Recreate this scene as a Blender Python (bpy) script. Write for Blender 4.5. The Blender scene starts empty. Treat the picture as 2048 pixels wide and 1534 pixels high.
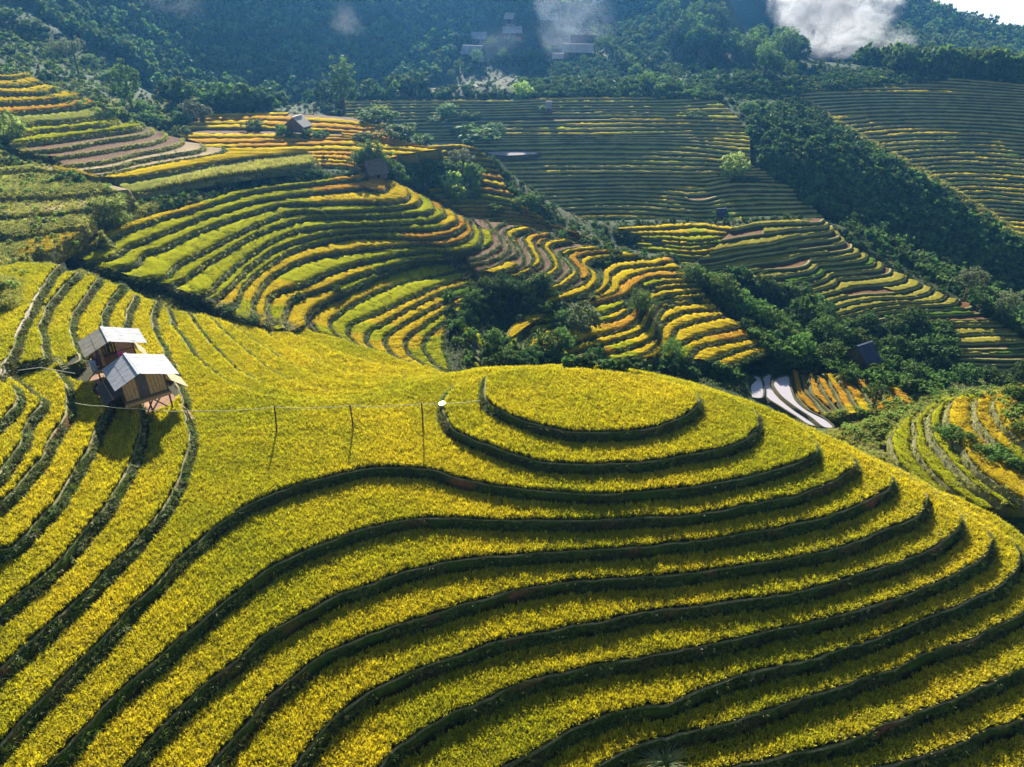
import bpy, bmesh, math, random
import numpy as np
from mathutils import Vector
from mathutils.geometry import tessellate_polygon

rad = math.radians
rng = np.random.default_rng(7)
random.seed(7)
SC = bpy.context.scene
COL = SC.collection

# ------------------------------------------------------------------ camera
CAM_Z, PITCH, FPX = 40.0, rad(31.0), 1450.0          # FPX: focal length in photo pixels (2048 wide)
cam_d = bpy.data.cameras.new('camera')
cam = bpy.data.objects.new('camera', cam_d)
COL.objects.link(cam)
cam.location = (0, 0, CAM_Z)
cam.rotation_euler = (rad(90) - PITCH, 0, 0)
cam_d.sensor_width = 36.0
cam_d.lens = 36.0 * FPX / 2048.0
cam_d.clip_start, cam_d.clip_end = 0.5, 20000.0
SC.camera = cam

# ------------------------------------------------------------------ sky and sun
SUN_AZ, SUN_EL = rad(-6.5), rad(25.0)                 # azimuth from +Y towards +X
world = bpy.data.worlds.new('World')
SC.world = world
world.use_nodes = True
wn, wl = world.node_tree.nodes, world.node_tree.links
wn.clear()
w_out = wn.new('ShaderNodeOutputWorld')
w_bg = wn.new('ShaderNodeBackground')
w_sky = wn.new('ShaderNodeTexSky')
w_sky.sky_type = 'NISHITA'
w_sky.sun_disc = False
w_sky.sun_elevation = SUN_EL
w_sky.sun_rotation = SUN_AZ
w_sky.altitude = 1200
w_bg.inputs['Strength'].default_value = 0.05
w_tc = wn.new('ShaderNodeTexCoord')
w_map = wn.new('ShaderNodeMapping')
w_map.inputs['Scale'].default_value = (9.0, 9.0, 30.0)
w_noi = wn.new('ShaderNodeTexNoise')
w_noi.inputs['Scale'].default_value = 1.0
w_noi.inputs['Detail'].default_value = 8.0
w_noi.inputs['Roughness'].default_value = 0.6
w_ramp = wn.new('ShaderNodeValToRGB')
w_ramp.color_ramp.elements[0].position = 0.30
w_ramp.color_ramp.elements[1].position = 0.62
w_mix = wn.new('ShaderNodeMix')
w_mix.data_type = 'RGBA'
w_mix.inputs['B'].default_value = (10.0, 10.3, 11.0, 1)
wl.new(w_tc.outputs['Generated'], w_map.inputs['Vector'])
wl.new(w_map.outputs['Vector'], w_noi.inputs['Vector'])
wl.new(w_noi.outputs['Fac'], w_ramp.inputs['Fac'])
# a sea of low cloud lies around the horizon; above it the sky is clear
w_sep = wn.new('ShaderNodeSeparateXYZ')
w_band = wn.new('ShaderNodeMapRange')
w_band.interpolation_type = 'SMOOTHSTEP'
for k_, v_ in (('From Min', 0.16), ('From Max', 0.01), ('To Min', 0.0), ('To Max', 1.0)): w_band.inputs[k_].default_value = v_
w_mul = wn.new('ShaderNodeMath'); w_mul.operation = 'MULTIPLY'
wl.new(w_tc.outputs['Generated'], w_sep.inputs[0])
wl.new(w_sep.outputs['Z'], w_band.inputs['Value'])
wl.new(w_band.outputs['Result'], w_mul.inputs[0])
wl.new(w_ramp.outputs['Color'], w_mul.inputs[1])
wl.new(w_mul.outputs[0], w_mix.inputs['Factor'])
wl.new(w_sky.outputs['Color'], w_mix.inputs['A'])
wl.new(w_mix.outputs['Result'], w_bg.inputs['Color'])
wl.new(w_bg.outputs['Background'], w_out.inputs['Surface'])

sun_d = bpy.data.lights.new('sun', 'SUN')
sun_d.energy = 5.0
sun_d.angle = rad(0.53)
sun_d.color = (1.0, 0.95, 0.85)
sun = bpy.data.objects.new('sun', sun_d)
COL.objects.link(sun)
SUNV = Vector((math.sin(SUN_AZ) * math.cos(SUN_EL), math.cos(SUN_AZ) * math.cos(SUN_EL), math.sin(SUN_EL)))
sun.rotation_euler = SUNV.to_track_quat('Z', 'Y').to_euler()
sun.location = SUNV * 300

SC.view_settings.view_transform = 'Standard'
SC.view_settings.look = 'None'
SC.view_settings.exposure = 1.4
SC.view_settings.gamma = 1.0
SC.view_settings.use_curve_mapping = False
SC.render.engine = 'CYCLES'
SC.cycles.max_bounces = 5
SC.cycles.diffuse_bounces = 2
SC.cycles.glossy_bounces = 2
SC.cycles.transmission_bounces = 3
SC.cycles.volume_bounces = 0
SC.cycles.transparent_max_bounces = 6
SC.cycles.use_denoising = True

# ------------------------------------------------------------------ helpers: projection
SP, CP = math.sin(PITCH), math.cos(PITCH)

def ray(u, v):
    a = (u - 1024.0) / FPX
    b = (767.0 - v) / FPX
    return np.array([a, CP + b * SP, -SP + b * CP])

def PZ(u, v, z):                                       # the point of the level z seen at photo pixel (u, v)
    d = ray(u, v)
    t = (z - CAM_Z) / d[2]
    return np.array([d[0] * t, d[1] * t, z])

def PY(u, v, y):                                       # the point at ground distance y seen at (u, v)
    d = ray(u, v)
    t = y / d[1]
    return np.array([d[0] * t, y, CAM_Z + d[2] * t])

def to_px(p):
    p = np.asarray(p, float).reshape(-1, 3)
    x, y, z = p[:, 0], p[:, 1], p[:, 2] - CAM_Z
    f = y * CP - z * SP
    up = y * SP + z * CP
    return np.stack([1024 + FPX * x / f, 767 - FPX * up / f], 1)

def level(z, pts):
    return np.array([PZ(u, v, z)[:2] for u, v in pts])

def smooth(pts, step=0.6, closed=False):
    """Catmull-Rom through pts (n,2), resampled at about step metres"""
    p = np.asarray(pts, float)
    n = len(p)
    out = []
    segs = n if closed else n - 1
    for i in range(segs):
        if closed:
            p0, p1, p2, p3 = p[(i - 1) % n], p[i], p[(i + 1) % n], p[(i + 2) % n]
        else:
            p1, p2 = p[i], p[i + 1]
            p0 = p[i - 1] if i > 0 else 2 * p1 - p2
            p3 = p[i + 2] if i + 2 < n else 2 * p2 - p1
        L = np.linalg.norm(p2 - p1)
        # centripetal parametrisation keeps uneven points from looping
        t0 = 0.0
        t1 = t0 + max(np.linalg.norm(p1 - p0), 1e-6) ** 0.5
        t2 = t1 + max(L, 1e-6) ** 0.5
        t3 = t2 + max(np.linalg.norm(p3 - p2), 1e-6) ** 0.5
        k = max(2, int(math.ceil(L / step)))
        for j in range(k):
            t = t1 + (t2 - t1) * j / k
            A1 = (t1 - t) / (t1 - t0) * p0 + (t - t0) / (t1 - t0) * p1
            A2 = (t2 - t) / (t2 - t1) * p1 + (t - t1) / (t2 - t1) * p2
            A3 = (t3 - t) / (t3 - t2) * p2 + (t - t2) / (t3 - t2) * p3
            B1 = (t2 - t) / (t2 - t0) * A1 + (t - t0) / (t2 - t0) * A2
            B2 = (t3 - t) / (t3 - t1) * A2 + (t - t1) / (t3 - t1) * A3
            out.append((t2 - t) / (t2 - t1) * B1 + (t - t1) / (t2 - t1) * B2)
    if not closed:
        out.append(p[-1])
    return np.array(out)

def resample(p, n):
    d = np.r_[0, np.cumsum(np.linalg.norm(np.diff(p, axis=0), axis=1))]
    s = np.linspace(0, d[-1], n)
    return np.stack([np.interp(s, d, p[:, i]) for i in range(p.shape[1])], 1)

def vnoise(x, y, seed=0):
    """smooth value noise in [-1,1], vectorised"""
    x = np.asarray(x, float); y = np.asarray(y, float)
    xi, yi = np.floor(x).astype(np.int64), np.floor(y).astype(np.int64)
    xf, yf = x - xi, y - yi
    u, v = xf * xf * (3 - 2 * xf), yf * yf * (3 - 2 * yf)
    def h(a, b):
        n = (a * 374761393 + b * 668265263 + seed * 974634777) & 0x7fffffff
        n = ((n ^ (n >> 13)) * 1274126177) & 0x7fffffff
        return ((n ^ (n >> 16)) & 0xffff) / 32767.5 - 1
    return ((h(xi, yi) * (1 - u) + h(xi + 1, yi) * u) * (1 - v) + (h(xi, yi + 1) * (1 - u) + h(xi + 1, yi + 1) * u) * v)

def fbm(x, y, oct=4, seed=0):
    s, a = 0, 1.0
    for o in range(oct):
        s = s + a * vnoise(np.asarray(x) * 2 ** o, np.asarray(y) * 2 ** o, seed + o)
        a *= 0.5
    return s

# ------------------------------------------------------------------ helpers: objects
def mesh_obj(name, verts, faces, mat=None, parent=None, smooth_shade=False, col=None, mats=None, fmat=None):
    me = bpy.data.meshes.new(name)
    verts = np.asarray(verts, np.float32)
    if isinstance(faces, np.ndarray):
        k = faces.shape[1]
        me.vertices.add(len(verts)); me.vertices.foreach_set('co', verts.ravel())
        me.loops.add(faces.size); me.loops.foreach_set('vertex_index', faces.astype(np.int32).ravel())
        me.polygons.add(len(faces))
        me.polygons.foreach_set('loop_start', np.arange(0, faces.size, k, dtype=np.int32))
        me.update(calc_edges=True)
    else:
        me.from_pydata([tuple(map(float, v)) for v in verts], [], faces)
        me.update()
    me.validate()
    if mats:
        for m in mats: me.materials.append(m)
        if fmat is not None: me.polygons.foreach_set('material_index', np.asarray(fmat, np.int32))
    elif mat: me.materials.append(mat)
    if col is not None:
        at = me.color_attributes.new('tint', 'FLOAT_COLOR', 'POINT')
        c = np.ones((len(verts), 4), np.float32); c[:, :3] = col
        at.data.foreach_set('color', c.ravel())
    if smooth_shade:
        me.polygons.foreach_set('use_smooth', np.ones(len(me.polygons), bool))
    o = bpy.data.objects.new(name, me)
    COL.objects.link(o)
    if parent: hang(o, parent)
    return o

WL = {}                                                # world location of every empty that parents parts
def hang(o, parent):
    o.parent = parent
    if parent.name in WL: o.location = -Vector(WL[parent.name])

def empty(name, loc=(0, 0, 0)):
    o = bpy.data.objects.new(name, None)
    COL.objects.link(o)
    o.location = loc
    WL[o.name] = tuple(loc)
    o.empty_display_size = 0.3
    return o

def tag(o, label=None, cat=None, group=None, kind=None):
    if label: o['label'] = label
    if cat: o['category'] = cat
    if group: o['group'] = group
    if kind: o['kind'] = kind
    return o

class MB:
    """collects boxes, tubes and sheets for one mesh"""
    def __init__(self): self.v, self.f = [], []
    def add(self, vs, fs):
        b = len(self.v)
        self.v += [tuple(map(float, q)) for q in vs]
        self.f += [tuple(i + b for i in f) for f in fs]
        return self
    def box(self, c, s, rot=None):
        vs = [Vector((x * s[0] / 2, y * s[1] / 2, z * s[2] / 2)) for x in (-1, 1) for y in (-1, 1) for z in (-1, 1)]
        if rot is not None: vs = [rot @ q for q in vs]
        return self.add([q + Vector(c) for q in vs], [(0, 1, 3, 2), (4, 6, 7, 5), (0, 4, 5, 1), (2, 3, 7, 6), (0, 2, 6, 4), (1, 5, 7, 3)])
    def bar(self, a, b, w, h=None, up=(0, 0, 1)):
        a, b = Vector(a), Vector(b); h = h or w
        d = (b - a).normalized()
        s = d.cross(Vector(up))
        if s.length < 1e-3: s = d.cross(Vector((1, 0, 0)))
        s.normalize(); u = s.cross(d)
        vs = [p + s * (i * w / 2) + u * (j * h / 2) for p in (a, b) for i, j in ((-1, -1), (1, -1), (1, 1), (-1, 1))]
        return self.add(vs, [(0, 3, 2, 1), (4, 5, 6, 7), (0, 1, 5, 4), (1, 2, 6, 5), (2, 3, 7, 6), (3, 0, 4, 7)])
    def tube(self, pts, r, n=6, caps=True):
        pts = [Vector(p) for p in pts]
        rs = r if hasattr(r, '__len__') else [r] * len(pts)
        vs, fs = [], []
        for i, p in enumerate(pts):
            d = (pts[min(i + 1, len(pts) - 1)] - pts[max(i - 1, 0)]).normalized()
            s = d.cross(Vector((0.13, 0.31, 1)) if abs(d.z) < 0.95 else Vector((1, 0, 0))).normalized()
            u = s.cross(d)
            for k in range(n):
                a = 2 * math.pi * k / n
                vs.append(p + (s * math.cos(a) + u * math.sin(a)) * rs[i])
        for i in range(len(pts) - 1):
            for k in range(n):
                fs.append((i * n + k, i * n + (k + 1) % n, (i + 1) * n + (k + 1) % n, (i + 1) * n + k))
        if caps: fs += [tuple(range(n - 1, -1, -1)), tuple((len(pts) - 1) * n + k for k in range(n))]
        return self.add(vs, fs)
    def build(self, name, mat, parent=None, smooth_shade=False):
        return mesh_obj(name, self.v, self.f, mat, parent, smooth_shade)

# ------------------------------------------------------------------ helpers: materials
class NT:
    def __init__(self, name):
        self.m = bpy.data.materials.new(name); self.m.use_nodes = True
        self.t = self.m.node_tree; self.t.nodes.clear()
        self.out = self.n('OutputMaterial')
    def n(self, kind, **kw):
        nd = self.t.nodes.new('ShaderNode' + kind)
        for k, v in kw.items(): setattr(nd, k, v)
        return nd
    def l(self, a, b): self.t.links.new(a, b)
    def noise(self, scale, detail=4, rough=0.55, vec=None, dim=None):
        nd = self.n('TexNoise')
        nd.inputs['Scale'].default_value = scale; nd.inputs['Detail'].default_value = detail; nd.inputs['Roughness'].default_value = rough
        if vec is not None: self.l(vec, nd.inputs['Vector'])
        return nd
    def ramp(self, fac, stops):
        nd = self.n('ValToRGB'); cr = nd.color_ramp
        while len(cr.elements) < len(stops): cr.elements.new(0.5)
        for e, (p, c) in zip(cr.elements, stops):
            e.position = p; e.color = (*c, 1) if len(c) == 3 else c
        self.l(fac, nd.inputs['Fac'])
        return nd
    def mix(self, fac, a, b, blend='MIX'):
        nd = self.n('Mix', data_type='RGBA', blend_type=blend)
        for s, x in (('Factor', fac), ('A', a), ('B', b)):
            if isinstance(x, bpy.types.NodeSocket): self.l(x, nd.inputs[s])
            elif isinstance(x, (int, float)): nd.inputs[s].default_value = x
            else: nd.inputs[s].default_value = (*x, 1)
        return nd.outputs['Result']
    def bump(self, h, strength=0.5, dist=0.05):
        nd = self.n('Bump'); nd.inputs['Strength'].default_value = strength; nd.inputs['Distance'].default_value = dist
        self.l(h, nd.inputs['Height'])
        return nd.outputs['Normal']
    def pos(self): return self.n('NewGeometry').outputs['Position']

def pbr(name, c1, c2, scale=3.0, rough=0.85, bump=0.3, bdist=0.03, c3=None, spec=0.2, stretch=None):
    t = NT(name); p = t.n('TexCoord').outputs['Object']
    if stretch:
        mp = t.n('Mapping'); mp.inputs['Scale'].default_value = stretch; t.l(p, mp.inputs['Vector']); p = mp.outputs['Vector']
    nz = t.noise(scale, 6, 0.6, p)
    stops = [(0.32, c1), (0.68, c2)] if c3 is None else [(0.28, c1), (0.5, c2), (0.72, c3)]
    col = t.ramp(nz.outputs['Fac'], stops).outputs['Color']
    b = t.n('BsdfPrincipled'); t.l(col, b.inputs['Base Color'])
    b.inputs['Roughness'].default_value = rough; b.inputs['Specular IOR Level'].default_value = spec
    n2 = t.noise(scale * 7, 4, 0.6, p)
    t.l(t.bump(n2.outputs['Fac'], bump, bdist), b.inputs['Normal'])
    t.l(b.outputs[0], t.out.inputs['Surface'])
    return t.m

def leafmat(name, stops, trans=0.5, hue=None, patch=0.02, patch_cols=None, var=0.25, rough=0.55, gain=1.0):
    """thin plant matter: colour runs from base to tip (attribute tint.r), varies per plant and in patches over the field"""
    t = NT(name)
    at = t.n('VertexColor', layer_name='tint')
    sep = t.n('SeparateColor'); t.l(at.outputs['Color'], sep.inputs['Color'])
    col = t.ramp(sep.outputs['Red'], stops).outputs['Color']
    oi = t.n('ObjectInfo')
    if patch_cols:
        nz = t.noise(patch, 3, 0.6, oi.outputs['Location'])
        f = t.ramp(nz.outputs['Fac'], [(0.40, (0, 0, 0)), (0.62, (1, 1, 1))]).outputs['Color']
        col = t.mix(t_mul(t, f, 0.6), col, patch_cols)
    hsv = t.n('HueSaturation')
    t.l(col, hsv.inputs['Color'])
    v = t.n('MapRange'); v.inputs['To Min'].default_value = (1 - var) * gain; v.inputs['To Max'].default_value = (1 + var) * gain
    t.l(oi.outputs['Random'], v.inputs['Value']); t.l(v.outputs['Result'], hsv.inputs['Value'])
    col = hsv.outputs['Color']
    d = t.n('BsdfDiffuse'); t.l(col, d.inputs['Color'])
    tr = t.n('BsdfTranslucent'); t.l(col, tr.inputs['Color'])
    mx = t.n('MixShader'); mx.inputs['Fac'].default_value = trans
    t.l(d.outputs[0], mx.inputs[1]); t.l(tr.outputs[0], mx.inputs[2])
    g = t.n('BsdfGlossy'); g.inputs['Roughness'].default_value = rough; g.inputs['Color'].default_value = (1, 1, 1, 1)
    m2 = t.n('MixShader'); m2.inputs['Fac'].default_value = 0.03
    t.l(mx.outputs[0], m2.inputs[1]); t.l(g.outputs[0], m2.inputs[2])
    t.l(m2.outputs[0], t.out.inputs['Surface'])
    return t.m

def t_mul(t, sock, k):
    m = t.n('Math', operation='MULTIPLY'); t.l(sock, m.inputs[0]); m.inputs[1].default_value = k
    return m.outputs[0]

# ------------------------------------------------------------------ helpers: scattering plants that nobody could count
def proto(name, verts, faces, tint, mat):
    """a plant mesh kept only as a source for scattering (not linked into the scene)"""
    o = mesh_obj(name, verts, faces, mat, col=tint)
    COL.objects.unlink(o)
    return o

_groups = {}
def scatter_group(protos):
    key = tuple(o.name for o in protos)
    if key in _groups: return _groups[key]
    g = bpy.data.node_groups.new('plants', 'GeometryNodeTree')
    g.interface.new_socket('Geometry', in_out='INPUT', socket_type='NodeSocketGeometry')
    g.interface.new_socket('Geometry', in_out='OUTPUT', socket_type='NodeSocketGeometry')
    N = g.nodes.new
    gi, go = N('NodeGroupInput'), N('NodeGroupOutput')
    iop = N('GeometryNodeInstanceOnPoints')
    jn = N('GeometryNodeJoinGeometry')
    for o in protos:
        oi = N('GeometryNodeObjectInfo'); oi.inputs['Object'].default_value = o
        oi.inputs['As Instance'].default_value = True
        g.links.new(oi.outputs['Geometry'], jn.inputs[0])
    def attr(nm, ty):
        a = N('GeometryNodeInputNamedAttribute'); a.data_type = ty; a.inputs['Name'].default_value = nm
        return a.outputs['Attribute']
    g.links.new(gi.outputs[0], iop.inputs['Points'])
    g.links.new(jn.outputs[0], iop.inputs['Instance'])
    iop.inputs['Pick Instance'].default_value = True
    g.links.new(attr('pick', 'INT'), iop.inputs['Instance Index'])
    g.links.new(attr('turn', 'FLOAT_VECTOR'), iop.inputs['Rotation'])
    g.links.new(attr('size', 'FLOAT_VECTOR'), iop.inputs['Scale'])
    g.links.new(iop.outputs[0], go.inputs[0])
    _groups[key] = g
    return g

def scatter(name, pts, protos, smin=0.8, smax=1.2, tilt=0.15, parent=None, zs=None):
    pts = np.asarray(pts, np.float32)
    n = len(pts)
    me = bpy.data.meshes.new(name)
    me.vertices.add(n); me.vertices.foreach_set('co', pts.ravel())
    a = me.attributes.new('turn', 'FLOAT_VECTOR', 'POINT')
    t = np.stack([rng.normal(0, tilt, n), rng.normal(0, tilt, n), rng.uniform(0, 6.283, n)], 1).astype(np.float32)
    a.data.foreach_set('vector', t.ravel())
    a = me.attributes.new('size', 'FLOAT_VECTOR', 'POINT')
    s = rng.uniform(smin, smax, n)
    s3 = np.stack([s, s, s * (rng.uniform(0.85, 1.15, n) if zs is None else zs)], 1).astype(np.float32)
    a.data.foreach_set('vector', s3.ravel())
    a = me.attributes.new('pick', 'INT', 'POINT')
    a.data.foreach_set('value', rng.integers(0, len(protos), n).astype(np.int32))
    o = bpy.data.objects.new(name, me)
    COL.objects.link(o)
    md = o.modifiers.new('plants', 'NODES'); md.node_group = scatter_group(protos)
    if parent: hang(o, parent)
    return o

def inside(poly, pts):
    x, y = pts[:, 0], pts[:, 1]
    px, py = poly[:, 0], poly[:, 1]
    qx, qy = np.roll(px, -1), np.roll(py, -1)
    c = np.zeros(len(pts), bool)
    for a, b, d, e in zip(px, py, qx, qy):
        if b == e: continue
        m = ((b > y) != (e > y)) & (x < (d - a) * (y - b) / (e - b) + a)
        c ^= m
    return c

def dist_poly(poly, pts, closed=True):
    """distance of each point to the polyline"""
    a = poly if closed else poly[:-1]
    b = np.roll(poly, -1, 0) if closed else poly[1:]
    best = np.full(len(pts), 1e18)
    ab = b - a; L2 = np.maximum((ab ** 2).sum(1), 1e-9)
    for s in range(0, len(pts), 4000):
        p = pts[s:s + 4000]
        ap = p[:, None, :] - a[None]
        t = np.clip((ap * ab).sum(2) / L2, 0, 1)
        d = ((ap - t[..., None] * ab) ** 2).sum(2).min(1)
        best[s:s + 4000] = d
    return np.sqrt(best)

def in_view(p3, mx=60, my=60):
    q = to_px(p3)
    return (q[:, 0] > -mx) & (q[:, 0] < 2048 + mx) & (q[:, 1] > -my) & (q[:, 1] < 1534 + my) & (p3[:, 1] * CP - (p3[:, 2] - CAM_Z) * SP > 1)

def outward(poly, closed=True):
    """outward unit normals of a counter-clockwise polygon (or the right-hand side of an open line)"""
    if closed:
        d = np.roll(poly, -1, 0) - np.roll(poly, 1, 0)
    else:
        d = np.gradient(poly, axis=0)
    d /= np.maximum(np.linalg.norm(d, axis=1, keepdims=True), 1e-9)
    return np.stack([d[:, 1], -d[:, 0]], 1)

def area(poly):
    x, y = poly[:, 0], poly[:, 1]
    return 0.5 * np.sum(x * np.roll(y, -1) - np.roll(x, -1) * y)

def ccw(poly): return poly if area(poly) > 0 else poly[::-1]

# ------------------------------------------------------------------ materials
def tinted(name, rough=0.9, nscale=6.0, amount=0.35, bump=0.6, bdist=0.08):
    """surface whose own colour is stored per vertex, broken up with fine grain"""
    t = NT(name); p = t.pos()
    at = t.n('VertexColor', layer_name='tint')
    nz = t.noise(nscale, 5, 0.65, p)
    mr = t.n('MapRange'); mr.inputs['From Min'].default_value = 0.25; mr.inputs['From Max'].default_value = 0.75
    mr.inputs['To Min'].default_value = 1 - amount; mr.inputs['To Max'].default_value = 1 + amount
    t.l(nz.outputs['Fac'], mr.inputs['Value'])
    hs = t.n('HueSaturation'); t.l(at.outputs['Color'], hs.inputs['Color']); t.l(mr.outputs['Result'], hs.inputs['Value'])
    b = t.n('BsdfPrincipled'); t.l(hs.outputs['Color'], b.inputs['Base Color'])
    b.inputs['Roughness'].default_value = rough; b.inputs['Specular IOR Level'].default_value = 0.15
    t.l(t.bump(nz.outputs['Fac'], bump, bdist), b.inputs['Normal'])
    t.l(b.outputs[0], t.out.inputs['Surface'])
    return t.m

def ricetop(name):
    """dense rice canopy: per-vertex colour, leafy grain, lets light through like leaves do"""
    t = NT(name); p = t.pos()
    at = t.n('VertexColor', layer_name='tint')
    nz = t.noise(5.0, 5, 0.7, p)
    nl = t.noise(0.35, 3, 0.5, p)
    mr = t.n('MapRange'); mr.inputs['From Min'].default_value = 0.3; mr.inputs['From Max'].default_value = 0.7
    mr.inputs['To Min'].default_value = 0.55; mr.inputs['To Max'].default_value = 1.35
    t.l(nz.outputs['Fac'], mr.inputs['Value'])
    hs = t.n('HueSaturation'); t.l(at.outputs['Color'], hs.inputs['Color']); t.l(mr.outputs['Result'], hs.inputs['Value'])
    mh = t.n('MapRange'); mh.inputs['To Min'].default_value = 0.485; mh.inputs['To Max'].default_value = 0.515
    t.l(nl.outputs['Fac'], mh.inputs['Value']); t.l(mh.outputs['Result'], hs.inputs['Hue'])
    d = t.n('BsdfDiffuse'); t.l(hs.outputs['Color'], d.inputs['Color'])
    nb = t.bump(nz.outputs['Fac'], 1.0, 0.25)
    t.l(nb, d.inputs['Normal'])
    t.l(d.outputs[0], t.out.inputs['Surface'])
    return t.m

M = {}
M['bank'] = tinted('bank_grass_and_soil', nscale=4.0, amount=0.5, bump=1.0, bdist=0.15)
M['mud'] = pbr('paddy_mud', (0.03, 0.03, 0.01), (0.06, 0.055, 0.02), 2.0)
M['ricetop'] = ricetop('rice_canopy')
M['rice'] = leafmat('rice_plants', [(0.0, (0.05, 0.08, 0.006)), (0.3, (0.24, 0.27, 0.010)), (0.55, (0.61, 0.51, 0.012)), (1.0, (0.83, 0.68, 0.020))], trans=0.5, patch=0.06, patch_cols=(0.36, 0.41, 0.008), var=0.26)
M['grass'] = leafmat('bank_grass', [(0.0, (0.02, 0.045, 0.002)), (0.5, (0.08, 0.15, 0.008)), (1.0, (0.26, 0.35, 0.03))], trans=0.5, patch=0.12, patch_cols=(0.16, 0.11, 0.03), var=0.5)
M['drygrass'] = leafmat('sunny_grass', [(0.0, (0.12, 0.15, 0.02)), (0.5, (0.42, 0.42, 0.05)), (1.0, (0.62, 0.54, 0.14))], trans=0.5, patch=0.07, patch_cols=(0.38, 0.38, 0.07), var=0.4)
M['weed'] = leafmat('bank_weeds', [(0.0, (0.04, 0.07, 0.015)), (0.6, (0.13, 0.20, 0.05)), (1.0, (0.30, 0.34, 0.14))], trans=0.35, patch=0.1, patch_cols=(0.25, 0.2, 0.08), var=0.4)

# ------------------------------------------------------------------ plant sources
def blades(n, h, spread, lean, w, droop=0.3, seg=2, seed=0, tipw=0.5):
    r = np.random.default_rng(seed)
    V, F, T = [], [], []
    for i in range(n):
        a = r.uniform(0, 6.283); b = a + r.normal(0, 0.6)
        base = np.array([math.cos(a), math.sin(a), 0]) * r.uniform(0, spread)
        hh = h * r.uniform(0.7, 1.1); ln = lean * r.uniform(0.3, 1.2)
        dirv = np.array([math.cos(b), math.sin(b), 0])
        side = np.array([-math.sin(b), math.cos(b), 0])
        tw = r.uniform(-0.9, 0.9)
        side = side * math.cos(tw) + dirv * math.sin(tw)
        k0 = len(V)
        for s in range(seg + 1):
            f = s / seg
            c = base + dirv * ln * f ** 1.6 + np.array([0, 0, hh * (f - droop * f ** 3)])
            ww = w * (1 - (1 - tipw) * f) if s < seg else w * tipw * 0.3
            V += [c - side * ww / 2, c + side * ww / 2]
            T += [f, f]
        for s in range(seg):
            F.append((k0 + 2 * s, k0 + 2 * s + 1, k0 + 2 * s + 3, k0 + 2 * s + 2))
    T = np.array(T)
    return np.array(V), F, np.stack([T, T, T], 1)

RICE = [proto('rice_hill', *blades(16, 0.70, 0.10, 0.20, 0.055, 0.28, 3, s, 0.8), M['rice']) for s in range(5)]
DRY = [proto('dry_tuft', *blades(12, 0.42, 0.16, 0.26, 0.045, 0.4, 2, 320 + s, 0.6), M['drygrass']) for s in range(4)]
GRASS = [proto('grass_tuft', *blades(14, 0.46, 0.12, 0.42, 0.04, 0.55, 3, 20 + s, 0.5), M['grass']) for s in range(4)]

def leafclump(n, R, size, seed=0, flat=0.7):
    r = np.random.default_rng(seed)
    V, F, T = [], [], []
    for i in range(n):
        d = r.normal(size=3); d /= np.linalg.norm(d); d[2] = abs(d[2]) * flat
        c = d * R * r.uniform(0.3, 1.0)
        nrm = d + r.normal(0, 0.6, 3); nrm /= np.linalg.norm(nrm)
        a = np.cross(nrm, r.normal(size=3)); a /= np.linalg.norm(a); b = np.cross(nrm, a)
        s = size * r.uniform(0.6, 1.3)
        k = len(V)
        V += [c - a * s * 0.5, c + b * s * 0.32, c + a * s * 0.6, c - b * s * 0.32]
        F.append((k, k + 1, k + 2, k + 3))
        t = 0.35 + 0.65 * min(1, np.linalg.norm(c) / R) * r.uniform(0.6, 1)
        T += [t] * 4
    T = np.array(T)
    return np.array(V), F, np.stack([T] * 3, 1)

WEED = [proto('weed', *leafclump(26, 0.32, 0.20, 40 + s), M['weed']) for s in range(4)]

# ------------------------------------------------------------------ the near hill: level terraces traced edge by edge
STEP = 0.95
disc = [(976,751),(969,778),(972,798),(991,817),(1019,833),(1054,846),(1097,858),(1140,866),(1183,869),(1230,867),(1288,860),(1339,848),(1370,835),(1390,819),(1398,805),(1385,787),(1340,768),(1280,754),(1200,744),(1110,740),(1040,741),(1000,745)]
ring1 = [(884,812),(892,845),(909,864),(937,878),(968,890),(1011,905),(1054,919),(1097,929),(1152,933),(1210,932),(1288,927),(1359,917),(1425,905),(1472,891),(1499,878),(1515,856),(1517,837),(1507,821),(1470,802),(1400,782),(1310,762),(1200,751),(1080,748),(990,752),(925,768),(892,792)]
FR = {}   # front edges, from lower left round to the right end
FR[2] = [(-60,1560),(0,1495),(23,1470),(70,1415),(109,1376),(156,1329),(219,1271),(262,1221),(302,1181),(333,1150),(356,1123),(384,1097),(411,1072),(442,1048),(481,1023),(520,1002),(563,984),(610,968),(649,957),(688,947),(727,939),(766,936),(802,938),(859,942),(917,958),(976,971),(1034,981),(1112,988),(1190,990),(1269,989),(1347,981),(1425,970),(1503,954),(1558,941),(1596,930),(1621,918),(1634,907),(1628,891)]
FR[3] = [(60,1580),(109,1521),(168,1458),(234,1392),(313,1321),(391,1255),(473,1186),(532,1146),(591,1115),(649,1091),(708,1068),(766,1052),(825,1041),(884,1037),(976,1042),(1073,1044),(1152,1044),(1269,1041),(1347,1036),(1425,1026),(1503,1012),(1590,995),(1637,979),(1675,960),(1701,941),(1712,929),(1705,919)]
FR[4] = [(225,1575),(273,1517),(332,1454),(391,1396),(469,1329),(547,1265),(610,1230),(669,1200),(727,1175),(786,1156),(864,1134),(923,1123),(1000,1115),(1100,1108),(1200,1101),(1308,1094),(1400,1086),(1495,1071),(1558,1058),(1621,1047),(1669,1033),(1716,1014),(1754,992),(1777,976),(1788,963),(1783,953)]
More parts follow.
